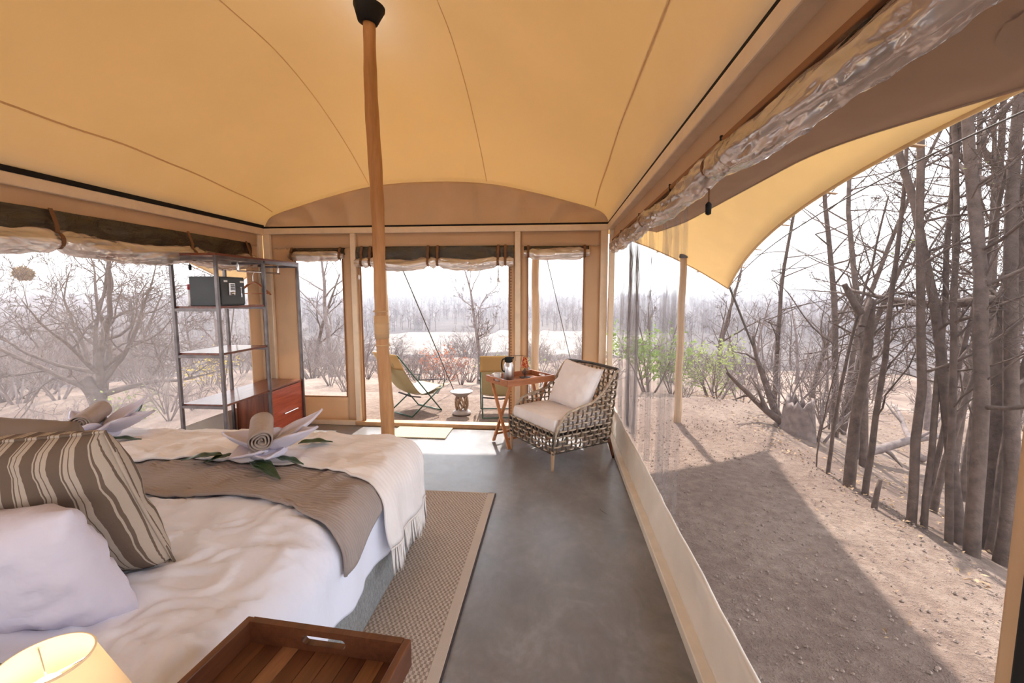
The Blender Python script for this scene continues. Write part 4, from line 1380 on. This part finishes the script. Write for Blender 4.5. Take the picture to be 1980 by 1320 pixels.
# dark inner lining frame, rims
for sg in (-1, 1):
    m = MB(); m.tube([P_side(sg)(v / 24, arm_top(v / 24), 0) for v in range(25)], .0115, 8); m.build('arm_rim', 'rattan', ac, smooth=True)
    m = MB(); m.tube([P_side(sg)(v / 6, .15, 0) for v in range(7)], .011, 8); m.build('bottom_rail', 'rattan_dark', ac, smooth=True)
    m = MB(); m.tube([P_side(sg)(0, .14 + .16 * k / 5, 0) for k in range(6)], .0105, 8); m.build('front_upright', 'rattan_dark', ac, smooth=True)
m = MB(); m.tube([P_back(k / 20, .765 + .012 * sin(pi * k / 20), 0) for k in range(21)], .0125, 8); m.build('back_rim', 'rattan_dark', ac, smooth=True)
m = MB(); m.tube([P_front(k / 6, .15, 0) for k in range(7)], .011, 8); m.build('bottom_rail', 'rattan_dark', ac, smooth=True)
m = MB(); m.tube([P_back(k / 6, .15, 0) for k in range(7)], .011, 8); m.build('bottom_rail', 'rattan_dark', ac, smooth=True)
MB().bb((-CW / 2 + .02, -CD / 2 + .03, .262), (CW / 2 - .02, CD / 2 - .01, .277)).build('seat_deck', 'rattan_dark', ac)
for sx in (-1, 1):
    for sy in (-1, 1):
        m = MB()
        top = V((sx * (CW / 2 - .012), sy * (CD / 2 - .005), .17)); ft = V((sx * (CW / 2 - .012 + .01 * (sy > 0)), sy * (CD / 2 - .005) + (.05 if sy > 0 else -.004), 0))
        m.tube([top.lerp(ft, k / 5) for k in range(6)], [.0165 - .0012 * k for k in range(6)], 10)
        m.build('leg', 'chair_leg' if sy < 0 else 'chair_leg_dark', ac, smooth=True)
def box_cushion(w, d, h, seed, n=22):
    mm = MB()
    def surf(sg):
        def fn(u, v):
            a, b = 2 * u - 1, 2 * v - 1
            k = (1 - abs(a) ** 8) ** .5 * (1 - abs(b) ** 8) ** .5 if abs(a) < 1 and abs(b) < 1 else 0
            return V((a * w / 2, b * d / 2, sg * (h / 2 * (.72 + .22 * k + .10 * (1 - a * a) * (1 - b * b)) + .006 * nz(a * 3, b * 3, seed + sg) * k)))
        return fn
    mm.grid(surf(1), n, n); mm.grid(lambda u, v: surf(-1)(1 - u, v), n, n)
    # gusset bulging slightly
    per = []
    for q in range(4):
        for k in range(n):
            f = -1 + 2 * k / n
            per.append(((f, -1), (1, f), (-f, 1), (-1, -f))[q])
    def side(u, v):
        a, b = per[round(u * len(per)) % len(per)]
        z = (2 * v - 1); bul = .012 * (1 - z * z) + .003 * nz(a * 20, b * 20, seed)
        L = sqrt(a * a + b * b)
        return V((a * w / 2 + a / L * bul, b * d / 2 + b / L * bul, z * h / 2 * .72))
    mm.grid(side, len(per), 5, wrap=True)
    return mm
m = box_cushion(CW - .06, CD - .06, .15, 3); m.v = [(a, b - .005, c + .352) for a, b, c in m.v]
m.build('seat_cushion', 'cushion_cream', ac, smooth=True)
pillow('chair_cushion', 'cream square cushion leaning in the rattan armchair', 'cushion', .46, .40, .16, (.19, 3.925, .605), (radians(-26), radians(5), radians(-50)), 'cushion_cream', 21, piping='cushion_cream', puff=.45)

# ------------------------------------------------------------------ camp chairs and stool outside
def camp_chair(label, loc, rz):
    t = thing('camp_chair', label, 'chair', loc, rz, 'camp chairs on the porch')
    hw = .255; r = .0095
    TOP, KN, FF, RF = V((0, -.46, .83)), V((0, .27, .33)), V((0, .24, .010)), V((0, -.24, .010))
    for sg in (-1, 1):
        x = V((sg * hw, 0, 0)); xi = V((sg * (hw - .022), 0, 0))
        m = MB(); m.tube([TOP + x, TOP.lerp(FF, .5) + x, FF + x], r, 8); m.build('back_leg', 'green_tube', t, smooth=True)
        m = MB(); m.tube([KN + xi, RF + xi], r, 8); m.build('seat_leg', 'green_tube', t, smooth=True)
        m = MB(); a = TOP.lerp(FF, .42) + x * 1.06; b = KN + x * 1.06 + V((0, .02, .11))
        m.tube([a, b], .013, 8, flat=.6); m.build('armrest', 'rug_edge_dark', t, smooth=True)
        m = MB(); m.tube([b, KN + x * 1.02], .007, 6); m.build('arm_support', 'green_tube', t, smooth=True)
    for p, w, nm in ((FF, hw, 'ground_bar'), (RF, hw - .022, 'ground_bar'), (TOP, hw, 'top_bar'), (KN, hw - .022, 'front_bar')):
        m = MB(); m.tube([p + V((-w, 0, 0)), p + V((w, 0, 0))], r, 8); m.build(nm, 'green_tube', t, smooth=True)
    prof = spline([TOP, (0, -.37, .66), (0, -.22, .43), (0, -.08, .285), (0, .08, .265), (0, .22, .315), KN, (0, .31, .345)], 5)
    n = len(prof) - 1
    def sl(u, v):
        p = prof[round(v * n)]; a = 2 * u - 1
        return V((a * (hw - .012), p.y + .004 * nz(a * 4, v * 6), p.z - .025 * (1 - a * a) * sin(pi * v)))
    m = MB(); m.grid(sl, 14, n); m.build('sling', 'camp_canvas', t, smooth=True, solid=.003)
    def fl_(u, v):
        a = 2 * u - 1; q = prof[0].lerp(prof[6], v)
        return V((a * (hw + .006), q.y - .018 - .006 * sin(a * 9 + v * 4) * v, q.z + .012))
    m = MB(); m.grid(fl_, 16, 6); m.build('headrest_flap', 'camp_flap', t, smooth=True, solid=.003)
    m = MB(); m.grid(lambda u, v: V(((2 * u - 1) * (hw - .02), -.10 + .34 * v, .272 + .075 * v * v - .02 * (1 - (2 * u - 1) ** 2) * sin(pi * v) + .008)), 12, 8); m.build('seat_pad', 'camp_seat', t, smooth=True, solid=.006)
    m = MB(); m.tube([(-.23, -.10, .245), (0, -.07, .215), (.23, -.10, .245)], .018, 8, flat=.5); m.build('under_strap', 'rug_edge_dark', t, smooth=True)
    return t
camp_chair('tan canvas camp chair left of the carved stool', (-1.86, 5.93, GZ + .004), radians(-35))
camp_chair('tan canvas camp chair behind the thermos flask', (-.70, 5.90, GZ + .004), radians(9))
wood('stool_wood', (.20, .12, .075), (.40, .27, .18), .6, 'z', 4)
plain('stool_grey', (.34, .29, .27), .7)
st_ = thing('carved_stool', 'round carved wooden stool between the camp chairs', 'stool', (-1.21, 5.86, GZ + .004))
m = MB(); m.lathe([(.002, 0), (.118, 0), (.125, .012), (.115, .035), (.075, .055), (.002, .058)], 28); m.build('base', 'stool_grey', st_, smooth=True)
m = MB(); m.lathe([(.002, .235), (.075, .24), (.12, .275), (.148, .295), (.15, .305), (.13, .303), (.002, .288)], 30); m.build('seat', 'stool_grey', st_, smooth=True)
m = MB(); m.lathe([(.004, .055), (.055, .055), (.055, .245), (.004, .245)], 16); m.build('core', 'rattan_dark', st_, smooth=True) if 0 else None
for k in range(6):
    a0 = k * pi / 3
    for sg in (-1, 1):
        m = MB(); pts = []
        for i in range(9):
            f = i / 8; a = a0 + sg * (f - .5) * (pi / 3) * 1.0
            rr = .075 + .008 * cos((f - .5) * 5)
            pts.append(V((rr * cos(a), rr * sin(a), .05 + .195 * f)))
        m.tube(pts, .0125, 6); m.build('lattice_bar', 'stool_wood', st_, smooth=True)
# ------------------------------------------------------------------ bare trees and scrub
plain('bark', (.112, .080, .066), .9, var=.35, scale=14, bump=.8, bscale=50, spec=.1, bdist=.01)
plain('bark_pale', (.20, .155, .14), .9, var=.3, scale=14, bump=.6, bscale=50, spec=.1, bdist=.01)
plain('twig_far', (.19, .148, .136), .95, var=.25, scale=3, bump=0, spec=.05)
fabric('leaf_dry', (.24, .26, .10), .35, (.4, .45, .14), var=.4)
fabric('leaf_bush', (.17, .22, .07), .35, (.35, .45, .12), var=.4)
fabric('leaf_yellow', (.55, .40, .06), .3, (.7, .5, .1), var=.3)
fabric('leaf_red', (.38, .13, .08), .3, (.5, .2, .1), var=.3)
SIDES = [8, 5, 4, 3, 3, 3]
class Tree:
    def __init__(s, seed, maxl, kids, gn=.22, up=.03, ratio=.55, seglen=.16, spread=(28, 62), thin=.62, mint=.25, minr=.0022):
        s.r = random.Random(seed); s.m = MB(); s.maxl = maxl; s.kids = kids; s.gn = gn; s.up = up
        s.ratio = ratio; s.sl = seglen; s.spread = spread; s.thin = thin; s.mint = mint; s.minr = minr; s.tips = []; s.xmin = None
    def rv(s):
        return V((s.r.gauss(0, 1), s.r.gauss(0, 1), s.r.gauss(0, 1)))
    def br(s, p, d, L, r, lvl, taper=.78):
        p = V(p); d = V(d).normalized(); n = max(2, min(14, int(L / (s.sl * (.7 if lvl < 2 else .8 + .25 * lvl))) + 1))
        pts = [p.copy()]; rad = [r]; dirs = [d.copy()]
        for i in range(n):
            g = s.gn * (1.0 if lvl else .35)
            d = (d + s.rv() * g * .5 + V((0, 0, s.up * (1 if lvl else .5)))).normalized()
            if s.xmin is not None and p.x + d.x * L < s.xmin and lvl: d = V((abs(d.x), d.y, d.z))
            p = p + d * L / n
            pts.append(p.copy()); dirs.append(d.copy()); rad.append(max(s.minr, r * (1 - taper * (i + 1) / n)))
        s.m.tube(pts, rad, SIDES[min(lvl, 5)], cap=(lvl == 0))
        if lvl >= s.maxl:
            s.tips.append((pts[-1], dirs[-1])); return pts
        k = s.kids[lvl]; k = max(1, int(round(k * s.r.uniform(.75, 1.25))))
        for c in range(k):
            t = s.mint + (1 - s.mint) * ((c + s.r.random()) / k)
            i = min(n - 1, int(t * n)); f = t * n - i
            q = pts[i].lerp(pts[i + 1], min(1, max(0, f))); dd = dirs[i]
            ax = dd.cross(s.rv()); ax = ax.normalized() if ax.length > 1e-5 else V((1, 0, 0))
            a = radians(s.r.uniform(*s.spread))
            nd = Matrix.Rotation(a, 3, ax) @ dd
            s.br(q, nd, L * s.ratio * s.r.uniform(.6, 1.15) * (1.12 - .45 * t), max(s.minr, rad[i] * s.thin), lvl + 1)
        return pts
def ground_at(x, y): return V((x, y, ground_z(x, y)))
def put_tree(name, label, T, loc, mat='bark', group=None, cat='tree', extra=None):
    t = thing(name, label, cat, loc, 0, group)
    o = T.m.build('branches', mat, t, smooth=True)
    return t
def leaves_on(t, T, n, size, mat, seed=1, spread=.05, name='leaves'):
    r = random.Random(seed); m = MB()
    for k in range(n):
        p, d = T.tips[r.randrange(len(T.tips))]
        c = p + V((r.gauss(0, spread), r.gauss(0, spread), r.gauss(0, spread)))
        a = V((r.gauss(0, 1), r.gauss(0, 1), r.gauss(0, .6))).normalized(); b = a.orthogonal().normalized()
        s = size * r.uniform(.6, 1.3)
        m.add([c - a * s, c + b * s * .45, c + a * s, c - b * s * .45], [(0, 1, 2, 3)])
    o = m.build(name, mat, t); tag(o, kind='stuff'); return o

# -- the trees along the edge of the pad on the right
def trunk_tree(x, y, H, r, lean, seed, label, maxl=4, kids=(12, 6, 5, 3), name='bare_tree', mat='bark', **kw):
    T = Tree(seed, maxl, kids, **dict(dict(gn=.26, up=.08, ratio=.40, seglen=.2, spread=(35, 85), thin=.36, mint=.2, minr=.0018), **kw))
    T.xmin = 2.15 - x
    T.br((0, 0, -.15), (lean[0], lean[1], 1), H, r * .60, 0, .62)
    g = ground_at(x, y)
    return put_tree(name, label, T, g, mat, None, 'tree'), T
ta, TA = trunk_tree(2.66, 2.98, 5.4, .072, (.03, .02), 11, 'thick bare trunk at the front of the right hand clump')
trunk_tree(2.86, 3.02, 5.6, .072, (.08, -.03), 12, 'heaviest dark trunk at the right edge of the clump')
trunk_tree(2.74, 3.16, 5.0, .06, (-.02, .05), 13, 'straight bare trunk in the middle of the right hand clump')
trunk_tree(2.98, 3.22, 5.2, .07, (.10, .04), 14, 'bare trunk leaning out behind the right hand clump')
tB, TB = trunk_tree(2.55, 3.33, 5.2, .052, (-.015, .02), 15, 'slim dark bare trunk second from the right clump')
trunk_tree(2.60, 3.28, 4.8, .036, (.05, .03), 16, 'thin grey trunk close beside the slim dark trunk')
trunk_tree(2.52, 3.78, 3.6, .042, (.07, .05), 18, 'leaning bare tree rising beside the broken snag')
trunk_tree(2.50, 4.24, 2.6, .030, (.03, .06), 19, 'thin straight bare tree behind the broken snag', kids=(7, 5, 4, 3))
trunk_tree(2.49, 4.42, 1.7, .013, (.02, .05), 20, 'whippy bare sapling left of the broken snag', kids=(5, 4, 3, 2), maxl=2)
trunk_tree(2.62, 3.10, 4.2, .040, (-.03, .02), 21, 'narrow bare trunk just left of the front clump')
trunk_tree(3.10, 3.05, 4.6, .045, (.12, .05), 22, 'slender trunk leaning out of the frame on the right')
trunk_tree(2.70, 3.45, 4.4, .032, (.02, .06), 23, 'thin pole like tree behind the slim dark trunk')
trunk_tree(3.30, 4.10, 4.6, .05, (.03, .03), 24, 'grey bare tree standing behind the leaning tree')
trunk_tree(3.9, 4.4, 4.8, .055, (.05, .0), 25, 'bare tree on the slope behind the right hand clump trunks')
leaves_on(ta, TA, 260, .016, 'leaf_dry', 4, .06)
leaves_on(tB, TB, 160, .016, 'leaf_dry', 5, .06)
for x, y, H, r_, sd in ((3.5, 5.3, 5.6, .055, 71), (4.3, 5.0, 6.2, .06, 72), (3.9, 6.5, 6.0, .06, 73), (5.1, 6.1, 6.5, .065, 74), (4.9, 4.5, 6.0, .055, 75), (6.2, 5.8, 6.6, .07, 76), (4.7, 7.7, 6.2, .06, 77), (5.9, 7.2, 6.4, .06, 78), (3.3, 7.0, 4.6, .05, 79)):
    T = Tree(sd, 3, (22, 6, 4), gn=.20, up=.02, ratio=.26, seglen=.3, spread=(45, 88), thin=.36, mint=.22, minr=.0022); T.xmin = 2.3 - x
    T.br((0, 0, -.2), (.03 * sin(sd), .02, 1), H, r_ * .8, 0, .75)
    put_tree('bare_tree', 'tall slender bare tree reaching above the frame behind the snag and clump', T, ground_at(x, y), 'bark', 'tall slender trees behind the clump', 'tree')
# broken snag
T = Tree(31, 2, (3, 3, 2), ratio=.25, thin=.4, mint=.55, gn=.14)
T.br((0, 0, -.15), (.0, .02, 1), 1.72, .048, 0, .35)
T.br((0, 0.01, 1.45), (-.5, .1, 1), .28, .032, 1, .3); T.br((0.01, .01, 1.35), (.3, .2, 1), .25, .028, 1, .2)
put_tree('broken_snag', 'dead snapped tree trunk with a forked top', T, ground_at(2.51, 3.96), 'bark', None, 'tree')
# big horizontal limb tree
T = Tree(41, 4, (6, 6, 5, 4, 3), gn=.26, up=.02, ratio=.45, thin=.5, spread=(30, 70)); T.xmin = -.9
T.br((0, 0, -.15), (.05, .1, 1), 5.6, .085, 0, .7)
T.br((0, .05, 1.75), (-.10, .95, .12), 1.3, .04, 1, .7); T.br((0, .05, 2.5), (-.1, .9, .25), 1.1, .03, 1, .7)
put_tree('bare_tree', 'bare tree with a long level limb reaching left', T, ground_at(3.05, 3.35), 'bark', None, 'tree')
# stub, stump, mound, logs
T = Tree(51, 0, (0,), gn=.2); T.br((0, 0, -.05), (.1, 0, 1), .26, .022, 0, .3); put_tree('tree_stub', 'short stub of a broken sapling at the pad edge', T, ground_at(2.42, 3.52), 'bark', None, 'stump')
stx, sty = 3.0, 5.75
sg_ = ground_at(stx, sty)
t = thing('tree_stump', 'weathered hollow stump below the guy rope', 'stump', sg_)
m = MB(); m.grid(lambda u, v: V(((.15 + .05 * nz(cos(u * 2 * pi) * 2, sin(u * 2 * pi) * 2, 3)) * (1.25 - .35 * v) * cos(u * 2 * pi), (.15 + .05 * nz(cos(u * 2 * pi) * 2, sin(u * 2 * pi) * 2, 3)) * (1.25 - .35 * v) * sin(u * 2 * pi), -.1 + (.50 + .12 * nz(cos(u * 2 * pi) * 3, sin(u * 2 * pi) * 3, 9)) * v)), 26, 8, wrap=True)
m.build('shell', 'bark_pale', t, smooth=True, solid=.035)
T = Tree(53, 1, (3, 2), gn=.3, ratio=.4); T.br((-.05, .05, .05), (-.8, .5, .75), 1.0, .05, 0, .6); T.br((-.1, .1, .0), (-.3, .6, 1), 1.3, .045, 0, .6)
T.m.build('root_limb', 'bark', t, smooth=True)
rnd = random.Random(77)
log_spots = [(3.6, 5.6, 1.4, .06, 20, 'fallen log lying right of the hollow stump'), (4.8, 6.2, 1.8, .05, 65, 'thin fallen branch on the slope beyond the stump'), (4.3, 4.6, 1.2, .04, -30, 'dead branch lying on the leaf litter slope'),
             (6.0, 5.4, 2.2, .06, 35, 'long dead bough far down the right slope'), (3.5, 3.6, .9, .03, 80, 'grey stick lying behind the pad edge trees')]
for x, y, L, r, a, lab in log_spots:
    T = Tree(int(x * 100), 1, (3, 2), gn=.22, ratio=.35, up=0)
    g = ground_at(x, y)
    T.br((0, 0, r * .8), (cos(radians(a)), sin(radians(a)), .03), L, r, 0, .5)
    put_tree('fallen_branch', lab, T, g, 'bark_pale', None, 'log')

# -- the spreading gnarled tree outside the left wall
T = Tree(61, 4, (6, 5, 5, 4), gn=.42, up=.035, ratio=.56, seglen=.2, spread=(25, 65), thin=.55, mint=.22, minr=.004)
T.br((0, 0, -.2), (.05, .0, 1), .9, .21, 5, .15)
for k, (dx, dy, dz, L, r) in enumerate(((-.9, -.2, .40, 2.6, .10), (.85, .1, .22, 2.3, .10), (-.35, .5, .9, 2.7, .11), (.25, -.2, 1.0, 2.9, .125), (.7, .4, .75, 2.4, .09), (-.7, .3, .85, 2.4, .09), (.15, -.6, .5, 2.0, .08), (-1, .2, .12, 2.4, .085), (.95, -.3, .5, 2.1, .07))):
    T.br((.04 * cos(k), .04 * sin(k), .25 + .07 * k), (dx, dy, dz), L * 1.15, r * .62, 0, .85)
T.br((-.15, -.1, .9), (-.55, -.45, 1.9), 2.35, .045, 1, .9)
lt = put_tree('gnarled_tree', 'spreading gnarled bare tree outside the left wall', T, ground_at(-9.1, 8.3), 'bark', None, 'tree')
# weaver nest
m = MB(); r = random.Random(5)
for k in range(420):
    a, b = r.uniform(0, 2 * pi), r.uniform(-1, 1); rr = .13 * r.uniform(.7, 1.05)
    p = V((rr * cos(a) * sqrt(1 - b * b), rr * sin(a) * sqrt(1 - b * b), rr * b * .9))
    d = V((r.gauss(0, 1), r.gauss(0, 1), r.gauss(0, .7))).normalized()
    m.tube([p - d * .06, p + d * .06], .006, 3, cap=False)
fabric('straw', (.26, .165, .08))
tag(m.build('bird_nest', 'straw', None, smooth=False), 'round straw bird nest hung in the gnarled tree', 'nest').location = (-9.85, 7.7, 1.76)

# -- scrub: a few bush shapes, copied down the slopes
def shrub_proto(seed, H, stems, maxl=3, kids=(5, 5, 4, 3), name='bare_shrub', mat='twig_far'):
    T = Tree(seed, maxl, kids, gn=.30, up=.03, ratio=.55, seglen=.28, spread=(20, 55), thin=.6, mint=.2, minr=.0035)
    for k in range(stems):
        a = 2 * pi * k / stems + T.r.random()
        T.br((.08 * cos(a), .08 * sin(a), -.1), (cos(a) * .55, sin(a) * .55, 1), H * T.r.uniform(.6, .9), .016 + .006 * H, 0)
    return T
def tree_proto(seed, H, r=.09):
    T = Tree(seed, 4, (7, 5, 5, 3), gn=.26, up=.05, ratio=.46, seglen=.4, spread=(30, 65), thin=.55, mint=.25, minr=.005)
    T.br((0, 0, -.3), (.03, .02, 1), H, r, 0, .75)
    return T
protos = []
for k, (H, st) in enumerate(((1.6, 6), (2.2, 7), (1.9, 5), (2.6, 6))):
    T = shrub_proto(100 + k, H, st); protos.append(('s', T.m.mesh('branches', 'twig_far' if k % 2 else 'bark_pale', True)))
for k, (H, r_) in enumerate(((4.6, .09), (5.4, .11), (4.0, .07))):
    T = tree_proto(120 + k, H, r_); protos.append(('t', T.m.mesh('branches', 'bark' if k else 'bark_pale', True)))
rnd = random.Random(99)
def place(kind, x, y, sc, label, cat, group, name):
    ch = [q for q in protos if q[0] == kind]
    me = ch[rnd.randrange(len(ch))][1]
    g = ground_at(x, y)
    t = thing(name, label, cat, g, rnd.uniform(0, 6.28), group)
    o = bpy.data.objects.new('branches', me); COL.objects.link(o); o.parent = t
    o.scale = (sc * rnd.uniform(.9, 1.1), sc * rnd.uniform(.9, 1.1), sc * rnd.uniform(.85, 1.15))
    return t
cnt = {}
def scatter(n, kind, fx, label, cat, group, name, sc=(.7, 1.2), mind=.6):
    pts = []; tries = 0
    while len(pts) < n and tries < n * 40:
        tries += 1
        x, y = fx()
        if pad_d(x, y) < .35 or any((x - a) ** 2 + (y - b) ** 2 < mind * mind for a, b in pts): continue
        pts.append((x, y)); place(kind, x, y, rnd.uniform(*sc), label, cat, group, name)
def polar(r0, r1, a0, a1):
    def f():
        r = sqrt(rnd.uniform(r0 * r0, r1 * r1)); a = radians(rnd.uniform(a0, a1))
        return r * sin(a), r * cos(a)
    return f
def polar2(r0, r1, a0, a1):
    def f():
        r = r0 * (r1 / r0) ** rnd.random(); a = radians(rnd.uniform(a0, a1))
        return r * sin(a), r * cos(a)
    return f
scatter(60, 's', polar2(14.5, 42, -57, -27), 'bare grey shrub in the thicket outside the left wall', 'shrub', 'shrubs outside the left wall', 'bare_shrub', (.8, 1.25))
scatter(12, 't', polar2(17, 45, -56, -27), 'bare tree in the woods beyond the gnarled tree', 'tree', 'trees outside the left wall', 'bare_tree', (.7, 1.0), 3)
scatter(46, 's', polar2(8.2, 24, -29, 8), 'bare shrub on the slope below the porch', 'shrub', 'shrubs below the porch', 'bare_shrub', (.32, .55))
scatter(34, 's', polar2(24, 60, -29, 10), 'bare shrub at the foot of the hill', 'shrub', 'shrubs at the foot of the hill', 'bare_shrub', (.7, 1.1))
scatter(44, 's', polar2(6.5, 40, 14, 50), 'low bare shrub on the leaf littered right slope', 'shrub', 'shrubs on the right slope', 'bare_shrub', (.35, .75))
scatter(34, 't', polar2(7.5, 45, 24, 52), 'slender bare tree on the slope behind the right hand clump', 'tree', 'trees on the right slope', 'bare_tree', (.55, .95), 1.2)
scatter(16, 't', polar2(14, 45, 10, 28), 'bare tree down the hill beyond the porch pole', 'tree', 'trees down the hill', 'bare_tree', (.5, .8), 2)
scatter(10, 's', polar2(6.8, 9.5, -56, -36), 'small bare shrub close below the left wall net', 'shrub', 'small shrubs near the left wall', 'bare_shrub', (.25, .42))
# a bare tree seen through the left end window
T = tree_proto(141, 5.0, .10); put_tree('bare_tree', 'tall bare tree framed by the left end window', T, ground_at(-7.3, 14.2), 'bark_pale', None, 'tree')
T = tree_proto(143, 3.2, .06); put_tree('bare_tree', 'leafless tree rising behind the carved stool', T, ground_at(-1.9, 11.2), 'bark_pale', None, 'tree')
# leafy bushes
def leafy(x, y, H, n, size, mat, label, seed, spread=.12):
    T = shrub_proto(seed, H, 6, 2, (5, 4, 3))
    t = put_tree('leafy_bush', label, T, ground_at(x, y), 'bark_pale', None, 'bush')
    leaves_on(t, T, n, size, mat, seed, spread)
leafy(2.0, 9.6, 1.5, 900, .05, 'leaf_bush', 'green leafy bush seen through the folded net', 201)
leafy(3.6, 10.5, 1.3, 700, .05, 'leaf_dry', 'pale green bush right of the outer porch pole', 202)
leafy(-1.0, 10.2, .8, 500, .035, 'leaf_dry', 'low green bush behind the right camp chair', 203)
leafy(-3.0, 12.5, 1.1, 420, .05, 'leaf_red', 'reddish bush above the left camp chair', 204)
leafy(-9.2, 11.2, 1.0, 260, .045, 'leaf_yellow', 'yellow leaved bush beside the gnarled tree', 205)
leafy(-7.2, 7.0, .6, 160, .04, 'leaf_dry', 'small green bush below the left wall net', 206)

# -- distant woodland: far too many to count
def woodland():
    r = random.Random(7)
    kinds = []
    for k in range(6):
        m = MB(); rr = random.Random(300 + k)
        H = rr.uniform(4.2, 6.5)
        m.tube([(0, 0, -.5), (rr.uniform(-.2, .2), rr.uniform(-.2, .2), H * .5), (rr.uniform(-.5, .5), rr.uniform(-.5, .5), H)], [.16, .11, .03], 3, cap=False)
        for q in range(16):
            z = H * rr.uniform(.25, .9); a = rr.uniform(0, 6.28); L = rr.uniform(.8, 1.9)
            p = V((0, 0, z)); e = p + V((cos(a) * L, sin(a) * L, L * rr.uniform(.3, 1.1)))
            m.tube([p, e], [.06, .02], 3, cap=False)
        kinds.append(m)
    M = MB()
    vs, fs = [], []
    n = 0
    while n < 5000:
        d = 135 * (7.0) ** (r.random() ** 1.15); a = radians(r.uniform(-56, 50))
        x, y = d * sin(a), d * cos(a)
        if nz(x * .014, y * .014, 12) < (.02 if d < 190 else -.35): 
            if r.random() < .85: continue
        g = ground_z(x, y); k = kinds[r.randrange(6)]; c, s = cos(n), sin(n); sc = r.uniform(.7, 1.15) * (1 + .25 * (d > 300))
        o = len(vs)
        vs.extend([(x + sc * (c * p[0] - s * p[1]), y + sc * (s * p[0] + c * p[1]), g + sc * p[2]) for p in k.v])
        fs.extend([tuple(i + o for i in f) for f in k.f]); n += 1
    M.v, M.f, M.mi = vs, fs, [0] * len(fs)
    return M
tag(woodland().build('distant_woodland', 'twig_far', None), 'hazy bare woodland covering the far side of the valley', 'woodland', kind='stuff')

# -- stones and litter
def litter():
    r = random.Random(3); m = MB()
    for k in range(6500):
        x = r.uniform(.7, 2.6); y = 1.1 + 6.0 * r.random() ** 1.3; s = .003 + .011 * r.random() ** 5
        z = ground_z(x, y) + s * .3
        m.add([(x + s, y, z), (x, y + s, z), (x - s, y, z), (x, y - s * .8, z), (x, y, z + s * .8), (x, y, z - s)], [(0, 1, 4), (1, 2, 4), (2, 3, 4), (3, 0, 4), (1, 0, 5), (2, 1, 5), (3, 2, 5), (0, 3, 5)])
    return m
plain('pebble', (.26, .19, .15), .9, var=.4, scale=40, bump=0)
tag(litter().build('gravel', 'pebble', None), 'loose gravel scattered over the sandy pad', 'gravel', kind='stuff')
def dryleaves():
    r = random.Random(13); m = MB()
    for k in range(5200):
        x = r.uniform(2.3, 9.5); y = r.uniform(2.0, 11.0)
        s0 = 1
        if k % 26 == 0: x = r.uniform(1.2, 2.4); s0 = .6
        z = ground_z(x, y) + .012; s = s0 * r.uniform(.010, .026); a = r.uniform(0, 6.28); t = r.uniform(-.012, .02)
        c, q = cos(a) * s, sin(a) * s
        m.add([(x + c, y + q, z), (x - q * .5, y + c * .5, z + abs(t)), (x - c, y - q, z + t * .4), (x + q * .5, y - c * .5, z + abs(t) * .3)], [(0, 1, 2, 3)])
    return m
fabric('dry_leaf', (.33, .22, .13), var=.5, big=15)
tag(dryleaves().build('leaf_litter', 'dry_leaf', None), 'dry leaf litter strewn over the right slope', 'leaves', kind='stuff')

# -- haze hanging in the valley
hz_ = MB(); hz_.bb((-1400, 16, -40), (1400, 1600, 55))
hm_ = NT('valley_haze'); vs_ = hm_.n('VolumeScatter'); vs_.inputs['Color'].default_value = (.93, .92, 1, 1); vs_.inputs['Density'].default_value = .0011; vs_.inputs['Anisotropy'].default_value = 0.0
hm_.l(vs_.outputs[0], hm_.out.inputs['Volume'])
ho_ = hz_.build('valley_haze', 'valley_haze', None)
tag(ho_, 'thin dusty haze hanging over the valley', 'haze', kind='stuff')
